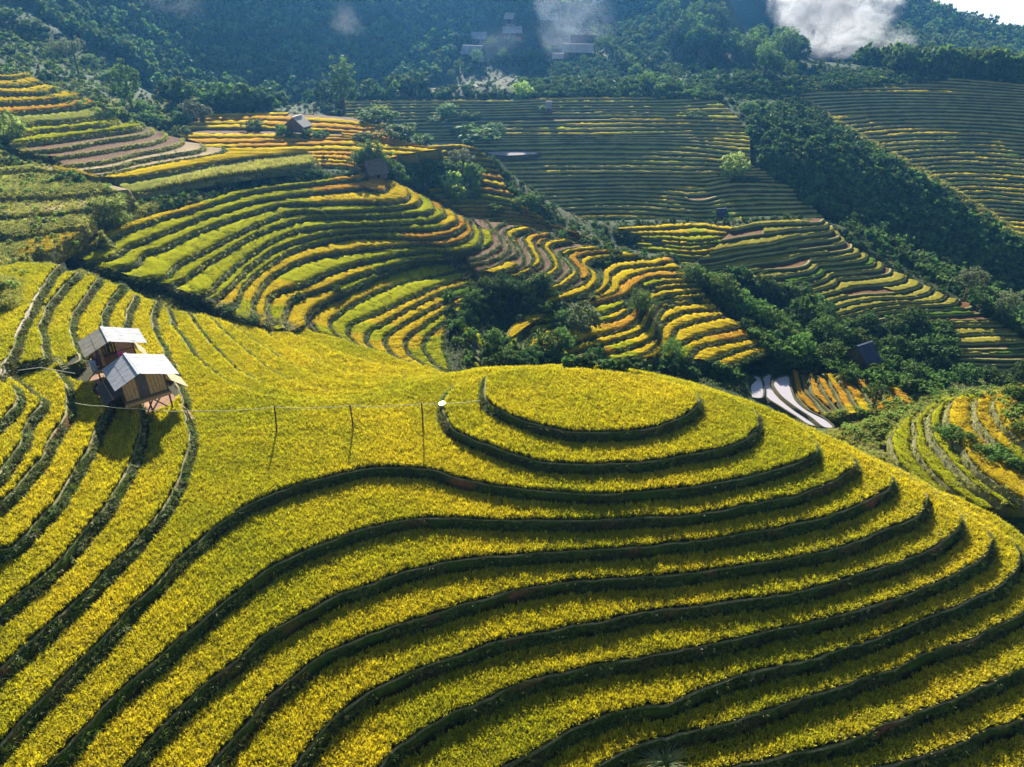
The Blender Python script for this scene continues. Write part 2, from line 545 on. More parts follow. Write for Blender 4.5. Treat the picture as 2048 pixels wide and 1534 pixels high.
FR[5] = [(400,1575),(430,1528),(461,1486),(508,1431),(547,1392),(605,1345),(664,1306),(723,1277),(759,1265),(817,1247),(876,1228),(934,1208),(1012,1189),(1091,1175),(1169,1165),(1247,1159),(1364,1152),(1463,1140),(1558,1122),(1653,1106),(1716,1087),(1780,1062),(1821,1043),(1843,1024),(1853,1002),(1847,984)]
FR[6] = [(570,1575),(602,1521),(633,1478),(664,1446),(703,1415),(759,1376),(817,1352),(876,1329),(934,1310),(993,1290),(1071,1271),(1149,1255),(1227,1240),(1286,1230),(1365,1219),(1482,1203),(1580,1190),(1658,1170),(1717,1153),(1775,1137),(1811,1125),(1859,1103),(1894,1081),(1913,1062),(1919,1043),(1911,1024)]
FR[7] = [(735,1565),(778,1517),(817,1486),(856,1462),(915,1427),(973,1400),(1032,1376),(1091,1357),(1169,1338),(1247,1323),(1346,1308),(1443,1286),(1541,1267),(1619,1247),(1697,1228),(1775,1204),(1853,1173),(1906,1154),(1954,1128),(1976,1103),(1982,1084),(1973,1064)]
FR[8] = [(960,1570),(1024,1528),(1071,1505),(1130,1474),(1188,1446),(1247,1427),(1326,1412),(1404,1385),(1482,1357),(1560,1333),(1639,1316),(1717,1290),(1795,1263),(1873,1232),(1943,1204),(1975,1188),(1997,1174),(2019,1157),(2036,1134),(2041,1115),(2033,1093)]
FR[9] = [(1150,1590),(1205,1535),(1248,1509),(1307,1486),(1365,1466),(1463,1446),(1560,1415),(1639,1388),(1717,1364),(1795,1337),(1873,1306),(1951,1279),(2029,1239),(2075,1200),(2090,1160),(2085,1120)]
FR[10] = [(1300,1610),(1400,1560),(1463,1540),(1521,1528),(1600,1509),(1678,1489),(1756,1462),(1834,1431),(1912,1400),(1990,1364),(2048,1341),(2110,1300),(2140,1240),(2140,1180)]
FR[11] = [(1560,1640),(1650,1580),(1756,1540),(1834,1518),(1912,1489),(1990,1458),(2048,1439),(2120,1400),(2180,1330),(2195,1250)]
FR[12] = [(1760,1680),(1900,1610),(2048,1550),(2150,1500),(2230,1420),(2250,1330)]
# bowl side (behind the saddle), from the gully down and round behind the hill
KB = {}
KB[6] = [(336,615),(343,646),(365,681),(391,716),(422,743),(480,775),(560,797),(680,803),(780,788),(850,765)]
KB[7] = [(374,624),(396,659),(422,690),(457,725),(492,752),(560,782),(650,796),(770,784),(850,759)]
KB[8] = [(415,633),(457,672),(497,708),(536,738),(584,765),(650,783),(725,784),(791,772),(850,755)]
KB[9] = [(457,646),(505,681),(554,716),(615,747),(677,766),(747,769),(813,759),(855,751)]
KB[10] = [(519,659),(571,690),(628,721),(686,744),(747,755),(813,752),(860,747)]
KB[11] = [(584,668),(637,690),(694,712),(756,731),(813,740),(865,743)]
KB[12] = [(610,650),(624,664),(686,681),(747,703),(813,726),(861,738)]
# left hill: bowl side running on to the lower left
LH = {}
LH[1] = [(314,602),(303,628),(308,659),(321,690),(341,725),(352,760),(366,800),(376,840),(379,880),(372,915),(360,955),(336,1004),(313,1037),(293,1062),(264,1096),(244,1115),(215,1143),(186,1178),(129,1228),(78,1271),(39,1302),(0,1337),(-60,1390)]
LH[2] = [(272,589),(259,620),(250,659),(252,700),(262,750),(276,800),(283,845),(278,886),(268,918),(254,947),(239,974),(215,1010),(196,1037),(166,1072),(137,1105),(110,1137),(78,1164),(47,1187),(0,1228),(-60,1275)]
LH[3] = [(244,569),(215,611),(204,646),(204,690),(210,740),(216,790),(212,825),(192,866),(177,900),(156,933),(145,955),(125,984),(110,1006),(88,1031),(65,1055),(45,1076),(33,1092),(14,1102),(-20,1106),(-70,1112)]
LH[4] = [(200,556),(176,585),(149,624),(143,655),(147,677),(154,702),(164,720),(150,728),(128,735),(112,741),(122,754),(132,770),(137,790),(134,812),(133,828),(120,850),(106,872),(94,894),(78,925),(55,952),(35,974),(16,997),(0,1011),(-60,1060)]
LH[5] = [(156,545),(114,589),(88,628),(81,659),(84,680),(89,705),(90,720),(60,729),(24,736),(20,752),(40,770),(66,790),(84,808),(68,832),(51,851),(45,872),(41,892),(29,909),(16,927),(0,946),(-60,1000)]
LH[6] = [(120,530),(95,560),(72,600),(52,640),(34,680),(18,715),(0,745),(-8,765),(16,772),(29,786),(37,798),(31,815),(16,829),(0,845),(-60,890)]

ZK = lambda k: -STEP * (k - 2)                          # FR/plate levels: index 2 is the saddle field, z = 0
hill = empty('terraced_hill', (0, 55, -8))
tag(hill, 'rounded near hill of curving terraces filled with ripe yellow rice', kind='structure')
PL = []                                                 # (z, polygon, name-phrase)
c_disc = level(2.3, disc).mean(0)

SIL = [(900,752),(960,742),(1060,737),(1190,736),(1300,749),(1400,775),(1520,814),(1640,870),(1760,927),(1900,996),(2048,1066),(2200,1140)]
def back_arc(z, end):
    """the same edge running on behind the hill, just under the hill's outline"""
    xs = [x for x in (2150, 2000, 1850, 1700, 1580, 1460, 1330, 1190, 1060, 960, 900) if x < end[0] - 45]
    sx, sv = [p[0] for p in SIL], [p[1] for p in SIL]
    return level(z, [(x, np.interp(x, sx, sv)) for x in xs])

PL.append((2 * STEP, smooth(level(2 * STEP, disc), 0.5, True)))
PL.append((STEP, smooth(level(STEP, ring1), 0.5, True)))
for k in range(2, 13):
    z = ZK(k)
    fr = level(z, FR[k])
    if k <= 8:
        kb = level(z, KB[k + 4])
        line = np.vstack([fr, back_arc(z, FR[k][-1]), kb[::-1]])
        line = smooth(line, 0.5)
        g = line[-1]
        cl = np.array([[g[0] - 6, g[1] + 1.5], [-75, 108], [-100, 90], [-100, 10], [-60, 8], [line[0][0] - 2, line[0][1] - 4]])
    else:
        line = np.vstack([fr, back_arc(z, FR[k][-1])])
        line = smooth(line, 0.5)
        cl = np.array([[-60, 70], [-60, 8], [line[0][0] - 2, min(8.0, line[0][1] - 3)]])
    PL.append((z, np.vstack([line, cl])))
for k in range(1, 7):
    z = STEP * k
    line = smooth(level(z, LH[k]), 0.5)
    g = line[0]
    cl = np.array([[-100, line[-1][1] - 6], [-100, 92], [-78, 100 - 0.5 * k], [g[0] - 5, g[1] + 1.0 - 0.1 * k]])
    PL.append((z, np.vstack([line, cl])))
PL = [(z, ccw(p)) for z, p in PL]

def wobble(poly, amp, sc, seed):
    n = outward(poly)
    return poly + n * (vnoise(poly[:, 0] * sc, poly[:, 1] * sc, seed) * amp + vnoise(poly[:, 0] * sc * 3.1, poly[:, 1] * sc * 3.1, seed + 5) * amp * 0.5)[:, None]
PL = [(z, wobble(p, 0.17, 0.45, i * 3)) for i, (z, p) in enumerate(PL)]

BATTER = 0.42
PROF = [(-0.26, -0.02), (-0.21, 0.05), (-0.13, 0.08), (-0.05, 0.07), (0.03, 0.0), (0.14, -0.25), (0.30, -0.62), (BATTER, -STEP - 0.06)]
bank_pts, weed_pts = [], []
for i, (z, poly) in enumerate(PL):
    n = outward(poly); m = len(poly)
    tess = tessellate_polygon([[Vector((p[0], p[1], 0)) for p in poly]])
    tread = mesh_obj('terrace', np.c_[poly, np.full(m, z - 0.0)], [tuple(t) for t in tess], M['mud'], hill)
    V, Cc = [], []
    slump = 1 + 0.45 * vnoise(poly[:, 0] * 0.35, poly[:, 1] * 0.35, 300 + i) + 0.2 * vnoise(poly[:, 0] * 1.3, poly[:, 1] * 1.3, 340 + i)
    mudp = np.clip(vnoise(poly[:, 0] * 0.5, poly[:, 1] * 0.5, 380 + i) * 2.2 - 0.9, 0, 1)[:, None]
    for j, (o, dz) in enumerate(PROF):
        o = o if j < 5 else o * slump
        jit = vnoise(poly[:, 0] * 1.7 + j * 3, poly[:, 1] * 1.7, 50 + i) * (0.10 if 0 < j < len(PROF) - 1 else 0.03)
        q = poly + n * (o + jit)[:, None] if j >= 4 else poly + n * np.array(o).reshape(-1, 1)
        V.append(np.c_[q, z + dz + jit * 0.5])
        w = np.clip(0.5 + 0.5 * fbm(q[:, 0] * 0.6, q[:, 1] * 0.6, 3, 9 + j), 0, 1)[:, None]
        if j <= 3: c = np.array([0.42, 0.34, 0.18]) * (1 - w) + np.array([0.10, 0.13, 0.03]) * w
        elif j <= 5: c = np.array([0.028, 0.058, 0.002]) * (1 - w) + np.array([0.06, 0.095, 0.006]) * w
        else: c = np.array([0.022, 0.048, 0.002]) * w + np.array([0.09, 0.04, 0.006]) * (1 - w)
        if j >= 4: c = c * (1 - mudp) + np.array([0.17, 0.075, 0.03]) * mudp
        Cc.append(c)
    V, Cc = np.vstack(V), np.vstack(Cc)
    idx = np.arange(m); nx = np.roll(idx, -1)
    F = np.vstack([np.stack([idx + j * m, nx + j * m, nx + (j + 1) * m, idx + (j + 1) * m], 1)[:, ::-1] for j in range(len(PROF) - 1)])
    mesh_obj('bank', V, F, M['bank'], tread, True, col=Cc)
    # grass and weeds growing on this bank
    seg = np.linalg.norm(np.roll(poly, -1, 0) - poly, axis=1)
    k = int(seg.sum() * 30)
    s = rng.choice(m, k, p=seg / seg.sum()); f = rng.random(k)[:, None]
    b = poly[s] * (1 - f) + poly[(s + 1) % m] * f
    nn = n[s]
    t = 0.10 + 0.9 * rng.random(k) ** 0.8
    q = np.c_[b + nn * (0.06 + t * BATTER * 0.95)[:, None], z - 0.05 - t * STEP * 0.9]
    q = q[vnoise(q[:, 0] * 0.5, q[:, 1] * 0.5, 77) + rng.uniform(-.4, .4, len(q)) > -0.30]
    q = q[in_view(q)]
    bank_pts.append(q)
    if z >= STEP * 0.9 and i > 2:
        k = int(seg.sum() * 6)
        s = rng.choice(m, k, p=seg / seg.sum()); f = rng.random(k)[:, None]
        b = poly[s] * (1 - f) + poly[(s + 1) % m] * f
        t = rng.random(k)
        q = np.c_[b + n[s] * (0.05 + t * BATTER)[:, None], z - t * STEP]
        weed_pts.append(q[in_view(q)])

# rice on every level
KEEP = [(PZ(215, 735, 3 * STEP)[:2], 3.6), (PZ(280, 790, 1.5 * STEP)[:2], 3.8)]
def thin(poly): return poly if len(poly) < 60 else poly[::3]
def plant(z, poly, uppers, spacing, inset=0.22, back=0.62, seed=0):
    poly = thin(poly); lo, hi = poly.min(0), poly.max(0)
    lo = np.maximum(lo, [-75, 12]); hi = np.minimum(hi, [75, 115])
    gx, gy = np.meshgrid(np.arange(lo[0], hi[0], spacing), np.arange(lo[1], hi[1], spacing))
    p = np.stack([gx.ravel(), gy.ravel()], 1)
    p += rng.uniform(-0.42, 0.42, p.shape) * spacing
    p3 = np.c_[p, np.full(len(p), z)]
    p = p[in_view(p3, 40, 60)]
    p = p[inside(poly, p)]
    if len(p) == 0: return p
    p = p[dist_poly(poly, p) > inset + 0.06 * vnoise(p[:, 0] * 2, p[:, 1] * 2, 3)]
    for u in uppers:
        u = thin(u); a = inside(u, p); p = p[~a]
        if len(p): p = p[dist_poly(u, p) > back]
    for c, r in KEEP:
        if len(p): p = p[np.hypot(p[:, 0] - c[0], p[:, 1] - c[1]) > r]
    return p

P_ = [p for z, p in PL]
UP = {0: [], 1: [0], 2: [1, 13]}
for i in range(3, 13): UP[i] = [i - 1]
for i in range(13, 19): UP[i] = [i + 1] if i + 1 < 19 else []
RL = {0: 'ripe rice on the round topmost field of the near hill', 1: 'ripe rice on the ring terrace just below the round topmost field',
      2: 'ripe rice on the wide saddle field crossed by the pipe on posts'}
ORD = ['first', 'second', 'third', 'fourth', 'fifth', 'sixth', 'seventh', 'eighth', 'ninth', 'tenth']
for i in range(3, 13): RL[i] = 'ripe rice on the %s terrace below the wide saddle field' % ORD[i - 3]
for i in range(13, 19): RL[i] = 'ripe rice on the %s terrace up the left hill from the saddle' % ORD[i - 13]
for i, (z, poly) in enumerate(PL):
    p = plant(z, poly, [P_[u] for u in UP[i]], 0.195)
    if len(p) < 30: continue
    hgt = 1 + 0.13 * vnoise(p[:, 0] * 0.25, p[:, 1] * 0.25, 4) + 0.10 * vnoise(p[:, 0] * 1.1, p[:, 1] * 1.1, 6)
    o = scatter('rice', np.c_[p, np.full(len(p), z)], RICE, 0.85, 1.12, 0.10, zs=hgt)
    tag(o, RL[i], 'rice', 'rice crops of the near hill', 'stuff')
q = np.vstack(bank_pts)
tag(scatter('bank_grass', q, GRASS, 0.55, 1.25, 0.5), 'dark green grass growing on the terrace banks of the near hill', 'grass', kind='stuff')
q = np.vstack(weed_pts)
tag(scatter('bank_weeds', q, WEED, 0.5, 1.1, 0.3), 'pale leafy weeds growing on the sunny banks below the huts', 'weeds', kind='stuff')

# ------------------------------------------------------------------ the valley: terraces lofted between traced level edges
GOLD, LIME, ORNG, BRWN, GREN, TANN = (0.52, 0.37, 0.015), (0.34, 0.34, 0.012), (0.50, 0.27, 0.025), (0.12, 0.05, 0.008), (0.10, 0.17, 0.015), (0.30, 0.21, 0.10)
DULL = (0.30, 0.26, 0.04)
CTRL = []                                               # ground control points for the land between the terraces
RIM = []                                                # where the ground meets the edge of a flight of terraces
ZS = 0.83                                               # steps of the valley terraces
TUFT = []                                               # rice plants on the nearer valley terraces

def loft(name, label, rows, curves, pal, col_step=0.8, batter=0.5, tread0=2.0, bankc=((0.045, 0.07, 0.02), (0.10, 0.12, 0.035)), rice_h=0.42, tuft=0.0,
         wob=0.25, rlabel=None, endcap=1.2, seed=0, seglen=14.0, drop=2.2, rowpal=None, zs=ZS, pal2=None, edgec=(0.16, 0.15, 0.06), rimw=0.12):
    """curves: [(z, [(u,v)...])...] from the top row down; rows: how many terraces between neighbours (int or list)"""
    r = np.random.default_rng(seed)
    curves = [(z * zs, p) for z, p in curves]
    cs = [(z, smooth(level(z, pts), col_step * 0.6)) for z, pts in curves]
    for z, c in cs:
        for q in c[::max(1, int(4 / col_step))]: CTRL.append((q[0], q[1], z - drop))
    L = max(np.linalg.norm(np.diff(c, axis=0), axis=1).sum() for z, c in cs)
    N = max(8, int(L / col_step))
    cs = [(z, resample(c, N)) for z, c in cs]
    E = []
    for i in range(len(cs) - 1):
        (za, a), (zb, b) = cs[i], cs[i + 1]
        k = rows[i] if hasattr(rows, '__len__') else rows
        for j in range(k):
            t = j / k
            E.append((za + (zb - za) * t, t, a, b))
    E.append((cs[-1][0], 1.0, cs[-2][1], cs[-1][1]))
    Z = [e[0] for e in E]
    curves_xy = []
    for i, (z, t, a, b) in enumerate(E):
        x = a * (1 - t) + b * t
        if 0 < t < 1:
            w = vnoise(np.arange(N) * col_step / 9.0, np.full(N, i * 7.3), seed) * wob * 0.5
            x = x + (b - a) * (w / max(2, 3))[:, None]
        s = vnoise(np.arange(N) * col_step / 2.2, np.full(N, i * 3.1), seed + 9) * 0.16
        x = x + outward(x, False) * s[:, None]
        curves_xy.append(x)
    # the ground outside comes up to meet the terraces
    f_, l_ = curves_xy[0], curves_xy[-1]
    pd = curves_xy[1] - f_; pd = pd / np.maximum(np.linalg.norm(pd, axis=1, keepdims=True), 1e-6)
    ld = l_ - curves_xy[-2]; ld = ld / np.maximum(np.linalg.norm(ld, axis=1, keepdims=True), 1e-6)
    for j in range(0, N, max(1, int(3.2 / col_step))):
        if tread0 > 0: RIM.append((*(f_[j] - pd[j] * (tread0 + 1.0)), Z[0] + 0.05))
        RIM.append((*(l_[j] + ld[j] * (batter + 1.6)), Z[-1] - (Z[-2] - Z[-1]) - 0.1))
    for i in range(0, len(E), max(1, len(E) // 12)):
        x = curves_xy[i]
        for a, b in ((x[0], x[1]), (x[-1], x[-2])):
            dd = (a - b) / max(np.linalg.norm(a - b), 1e-6); RIM.append((*(a + dd * 2.2), Z[i] - 0.9))
    root = empty(name, (*curves_xy[len(E) // 2][N // 2], Z[len(E) // 2] - 2))
    tag(root, label, kind='structure')
    RV, RF, RC, nv = [], [], [], 0
    R = len(E)
    # keep the treads in order: an edge never crosses the one above it
    for i in range(R):
        e = curves_xy[i]; z = Z[i]
        nxt = curves_xy[i + 1] if i + 1 < R else e + (e - curves_xy[i - 1])
        gap = np.maximum(np.linalg.norm(nxt - e, axis=1), 1e-3)
        dirn = (nxt - e) / gap[:, None]
        stp = (z - Z[i + 1]) if i + 1 < R else (Z[i - 1] - z)
        bat = np.minimum(batter, gap * 0.55)
        foot = e + dirn * bat[:, None]
        if i == 0:
            pd = curves_xy[1] - e; pd = pd / np.maximum(np.linalg.norm(pd, axis=1, keepdims=True), 1e-6)
            back = e - pd * tread0
        else:
            back = prev_foot
        prev_foot = foot
        # terrace: tread and the bank below it
        h = lambda k, a: vnoise(e[:, 0] * 0.9 + k * 5, e[:, 1] * 0.9, seed + 30 + i) * a
        prof = [np.c_[back, np.full(N, z)], np.c_[e - dirn * (rimw + 0.23), np.full(N, z)], np.c_[e - dirn * rimw, z + 0.08 + h(1, 0.03)], np.c_[e, z + 0.06 + h(1, 0.03)],
                np.c_[e + dirn * (bat * 0.45)[:, None], z - stp * 0.5 + h(2, 0.12)], np.c_[foot, np.full(N, z - stp - 0.05)]]
        if tread0 == 0 and i == 0: prof = prof[1:]
        wv = np.clip(0.5 + 0.6 * fbm(e[:, 0] * 0.35, e[:, 1] * 0.35, 3, seed + 3), 0, 1)[:, None]
        bc = np.array(bankc[0]) * (1 - wv) + np.array(bankc[1]) * wv
        # what grows along this row
        key = np.zeros(N, int)
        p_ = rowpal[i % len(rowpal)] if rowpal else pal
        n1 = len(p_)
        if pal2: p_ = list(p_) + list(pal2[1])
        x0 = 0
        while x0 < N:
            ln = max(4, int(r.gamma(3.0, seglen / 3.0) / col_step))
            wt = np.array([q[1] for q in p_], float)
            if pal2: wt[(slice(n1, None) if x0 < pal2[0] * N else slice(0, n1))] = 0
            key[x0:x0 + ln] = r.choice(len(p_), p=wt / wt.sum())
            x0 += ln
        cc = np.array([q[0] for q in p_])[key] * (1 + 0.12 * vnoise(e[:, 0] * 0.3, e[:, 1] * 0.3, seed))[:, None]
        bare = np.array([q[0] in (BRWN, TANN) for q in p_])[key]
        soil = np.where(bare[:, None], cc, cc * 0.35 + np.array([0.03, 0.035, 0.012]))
        edge = np.array(edgec) * (0.8 + 0.4 * wv)  # far flights pass a brighter edgec: sunlit rims put into the colour
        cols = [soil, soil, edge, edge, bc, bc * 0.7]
        if tread0 == 0 and i == 0: cols = cols[1:]
        # run the ends down into the ground
        ea, eb = [], []
        V = np.stack(prof, 1); m = V.shape[1]
        ta = V[0] - V[1]; ta = ta / max(np.linalg.norm(ta[3][:2]), 1e-6); tb = V[-1] - V[-2]; tb = tb / max(np.linalg.norm(tb[3][:2]), 1e-6)
        va, vb = V[0].copy(), V[-1].copy()
        va[:, :2] += ta[3][:2] * 0.5 * endcap; vb[:, :2] += tb[3][:2] * 0.5 * endcap
        va[:, 2] -= endcap * 1.6; vb[:, 2] -= endcap * 1.6
        V = np.concatenate([va[None], V, vb[None]], 0); n2 = N + 2
        Cc = np.stack(cols, 1); Cc = np.concatenate([Cc[:1] * 0.5, Cc, Cc[-1:] * 0.5], 0)
        gi = np.arange(n2 * m).reshape(n2, m)
        F = np.stack([gi[:-1, :-1], gi[1:, :-1], gi[1:, 1:], gi[:-1, 1:]], -1).reshape(-1, 4)
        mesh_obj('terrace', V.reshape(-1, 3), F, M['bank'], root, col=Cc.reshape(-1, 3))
        # rice slab
        wdt = np.linalg.norm(e - back, axis=1)
        ok = (~bare) & (wdt > 0.75)
        if tread0 == 0 and i == 0: ok[:] = False
        if ok.sum() > 3:
            bd = (back - e) / np.maximum(wdt, 1e-6)[:, None]
            ins, bk = 0.2, np.maximum(wdt - 0.25, 0.35)
            hh = rice_h * (1 + 0.18 * r.normal(size=N)) * ok
            rows_ = []
            for f, top in ((0.0, 0), (0.02, 1), (0.33, 1), (0.66, 1), (0.98, 1), (1.0, 0)):
                o_ = ins + (bk - ins) * f
                jz = r.normal(0, 0.05, N) if top else 0
                rows_.append(np.c_[e + bd * (o_ + (r.normal(0, 0.04, N) if top else 0))[:, None], z + (hh + jz * ok) * top - (0 if top else 0.03) - 0.05 * (~ok)])
            V = np.stack(rows_, 1); m = 6
            gi = np.arange(N * m).reshape(N, m) + nv
            F = np.stack([gi[:-1, :-1], gi[1:, :-1], gi[1:, 1:], gi[:-1, 1:]], -1)
            okf = ok[:-1] & ok[1:]
            RV.append(V.reshape(-1, 3)); RF.append(F[okf].reshape(-1, 4)); nv += N * m
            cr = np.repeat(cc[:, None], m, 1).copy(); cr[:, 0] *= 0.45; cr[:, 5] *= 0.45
            cr *= r.uniform(0.85, 1.15, (N, m, 1))
            RC.append(cr.reshape(-1, 3))
            if tuft > 0:
                ar = np.where(ok, wdt - 0.45, 0) * col_step
                cnt = r.poisson(np.maximum(ar, 0) * tuft)
                ii = np.repeat(np.arange(N), cnt)
                if len(ii):
                    ff = r.random(len(ii)) * (bk - ins)[ii] + ins
                    e2 = e[ii] + (e[np.minimum(ii + 1, N - 1)] - e[ii]) * r.random((len(ii), 1))
                    q = np.c_[e2 + bd[ii] * ff[:, None], np.full(len(ii), z)]
                    TUFT.append((q, key[ii], [k_[0] for k_ in p_]))
    if RV:
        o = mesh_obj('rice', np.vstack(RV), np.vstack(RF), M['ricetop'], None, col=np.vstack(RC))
        tag(o, rlabel or 'rice crop on the ' + label, 'rice', kind='stuff')
    return root

Dz = [2.5 - 0.69 * i for i in range(12)]
Dc = [[(145,510),(185,494),(229,473),(272,455),(325,437),(382,422),(439,404),(480,391),(513,383),(600,372),(680,362),(722,358),(735,348),(715,335)],
 [(174,525),(220,516),(255,494),(299,477),(352,457),(404,435),(461,418),(527,400),(640,385),(730,378),(763,384),(772,370),(750,352)],
 [(233,541),(272,527),(286,510),(334,494),(378,470),(439,448),(505,426),(567,410),(620,408),(703,405),(780,405),(809,400),(815,385),(790,365)],
 [(286,560),(325,556),(352,532),(395,510),(439,486),(483,464),(527,444),(593,424),(660,425),(740,420),(800,416),(832,410),(838,398),(815,378)],
 [(343,571),(369,558),(413,527),(457,501),(505,473),(562,451),(620,437),(700,434),(780,432),(830,428),(862,424),(866,410),(840,392)],
 [(378,591),(409,589),(435,563),(483,523),(527,492),(584,466),(650,455),(740,450),(820,445),(870,440),(888,428),(880,412)],
 [(420,604),(457,576),(497,536),(549,501),(615,477),(677,466),(760,460),(840,459),(890,454),(912,443),(905,425)],
 [(444,620),(466,611),(483,576),(523,541),(580,505),(637,486),(699,475),(770,474),(857,478),(902,469),(929,454),(925,436)],
 [(505,642),(503,611),(519,576),(549,549),(615,519),(700,503),(780,493),(840,489),(885,491),(921,483),(943,469),(938,448)],
 [(536,655),(532,620),(545,589),(602,571),(650,549),(703,530),(780,512),(850,503),(902,503),(946,496),(962,474),(952,453)],
 [(575,660),(566,628),(588,600),(640,580),(700,558),(770,535),(840,517),(905,512),(950,503),(982,488),(983,465)],
 [(612,652),(612,634),(636,612),(703,578),(769,548),(835,527),(890,520),(945,514),(985,500)]]
loft('bowl_terraces', 'long yellow-green terraces stepping down the far side of the bowl to a rounded orange spur', 1, list(zip(Dz, Dc)),
     [(GOLD, 1.5), (LIME, 3)], 0.6, 0.5, 2.2, tuft=5, seed=1, rice_h=0.36, seglen=26, zs=1.0, pal2=(0.58, [(GOLD, 2), (ORNG, 2)]),
     rlabel='ripe rice on the long terraces of the bowl beyond the huts')
Uz = [-5.76 - 0.38 * i for i in range(8)]
Uc = [[(861,738),(813,726),(747,703),(686,681),(640,668),(619,645),(621,632),(641,610),(703,580),(769,549),(835,527),(890,520),(940,514)],
 [(868,742),(815,730),(755,712),(705,692),(667,671),(658,647),(667,637),(697,615),(750,588),(804,566),(848,557),(941,537)],
 [(872,744),(820,735),(765,720),(725,700),(700,680),(693,666),(697,654),(714,645),(780,617),(829,594),(870,576),(945,552)],
 [(878,744),(830,738),(785,726),(750,708),(733,690),(730,677),(738,665),(768,647),(816,620),(875,590),(950,566)],
 [(882,744),(845,738),(805,726),(780,710),(768,690),(775,671),(804,652),(853,625),(897,603),(951,580)],
 [(886,744),(858,738),(830,724),(812,706),(807,691),(816,674),(848,652),(885,625),(918,608),(952,592)],
 [(890,744),(870,735),(853,716),(843,696),(848,682),(868,662),(890,645),(918,626),(950,608)],
 [(900,745),(894,732),(885,696),(889,668),(903,645),(930,628),(955,618)]]
loft('bowl_floor_terraces', 'hook-shaped terraces curving round the floor of the bowl', 1, list(zip(Uz, Uc)),
     [(LIME, 4), (GOLD, 2), (GREN, 0.5)], 0.5, 0.35, 0, tuft=6, seed=2, rice_h=0.36, zs=1.0, rlabel='yellow-green rice on the hook-shaped terraces of the bowl floor')
Fz = [-7.3, -7.9, -8.5, -9.1, -9.7, -10.2, -10.7, -11.2, -11.7, -12.2, -12.8, -13.4]
Fc = [[(939,518),(963,512),(983,503),(998,493),(1000,485),(992,470),(977,452),(968,440)],
 [(944,527),(973,522),(998,512),(1015,499),(1016,491),(1004,476),(990,460),(992,452),(1010,446)],
 [(956,540),(988,533),(1008,520),(1029,510),(1031,499),(1019,480),(1008,468),(1008,462),(1029,454),(1044,452)],
 [(985,548),(1010,545),(1029,537),(1044,524),(1044,512),(1033,491),(1025,474),(1029,469),(1050,463),(1069,460)],
 [(1010,552),(1027,546),(1044,539),(1061,526),(1061,512),(1050,493),(1044,476),(1054,469),(1081,466)],
 [(1030,556),(1050,549),(1067,539),(1081,526),(1079,516),(1069,497),(1065,485),(1073,478),(1104,472)],
 [(1050,562),(1069,554),(1084,545),(1100,533),(1100,522),(1088,503),(1081,489),(1092,482),(1119,477)],
 [(1070,570),(1092,560),(1113,543),(1117,533),(1109,514),(1098,499),(1109,490),(1144,484)],
 [(1085,576),(1106,567),(1129,551),(1138,539),(1127,522),(1115,508),(1125,500),(1175,492)],
 [(1100,583),(1121,575),(1140,564),(1152,549),(1150,537),(1134,520),(1129,514),(1144,505),(1200,500)],
 [(1105,592),(1127,585),(1150,573),(1177,558),(1173,539),(1157,526),(1154,520),(1171,511),(1240,505)],
 [(1090,607),(1113,602),(1161,590),(1188,572),(1192,553),(1175,538),(1173,531),(1192,520),(1280,514)]]
BS = [(BRWN, 3), (GOLD, 1.5), (ORNG, 1)]
loft('stubble_terraces', 'brown and gold terraces running in close S-curves down the middle spur', 1, list(zip(Fz, Fc)), BS, 0.5, 0.6, 2.0, tuft=4, seed=3, zs=0.62,
     rowpal=[[(BRWN, 1)], [(BRWN, 1)], [(BRWN, 3), (ORNG, 1)], [(GOLD, 1), (BRWN, 1)], [(BRWN, 1)], [(GOLD, 2), (ORNG, 1)], [(BRWN, 2), (ORNG, 1)], [(GOLD, 1)], [(BRWN, 1)], [(GOLD, 1)], [(BRWN, 1), (ORNG, 1)], [(GOLD, 1)]],
     bankc=((0.05, 0.08, 0.02), (0.16, 0.17, 0.05)), rlabel='gold rice left standing between the brown S-curve terraces', seglen=10)
Cz = [-8.9 - 0.33 * i for i in range(14)]
Cc_ = [[(1098,614),(1163,597),(1200,587),(1219,564),(1221,551),(1242,539),(1309,530),(1345,524)],
 [(1095,624),(1121,620),(1192,600),(1236,586),(1242,570),(1267,553),(1309,542),(1360,540)],
 [(1006,691),(1015,670),(1025,656),(1046,639),(1077,631),(1117,624),(1170,614),(1230,601),(1252,591),(1265,576),(1291,560),(1372,553)],
 [(1033,695),(1046,664),(1060,651),(1088,646),(1138,638),(1192,632),(1240,616),(1262,600),(1285,578),(1330,567),(1390,563)],
 [(1046,703),(1056,678),(1075,664),(1113,654),(1165,650),(1225,641),(1252,627),(1266,606),(1289,587),(1346,576),(1398,572)],
 [(1090,709),(1150,686),(1209,669),(1260,653),(1277,635),(1292,613),(1325,594),(1402,583)],
 [(1110,718),(1200,692),(1252,676),(1286,660),(1300,632),(1325,604),(1410,595)],
 [(1140,726),(1210,710),(1273,694),(1306,676),(1311,642),(1332,616),(1382,607),(1420,605)],
 [(1200,728),(1280,714),(1314,692),(1320,654),(1356,630),(1432,620)],
 [(1310,718),(1336,690),(1345,664),(1390,645),(1447,634)],
 [(1340,716),(1360,690),(1416,669),(1492,654)],
 [(1375,718),(1390,700),(1448,686),(1526,669)],
 [(1415,724),(1466,705),(1539,686)],
 [(1452,736),(1508,713),(1562,696)]]
loft('middle_spur_terraces', 'gold terraces sweeping round the rounded end of the middle spur', 1, list(zip(Cz, Cc_)), [(GOLD, 4), (ORNG, 1.5), (LIME, .6)], 0.55, 0.6, 2.0, tuft=4, seed=4, zs=1.0,
     rlabel='gold rice on the rounded end of the middle spur', seglen=22)
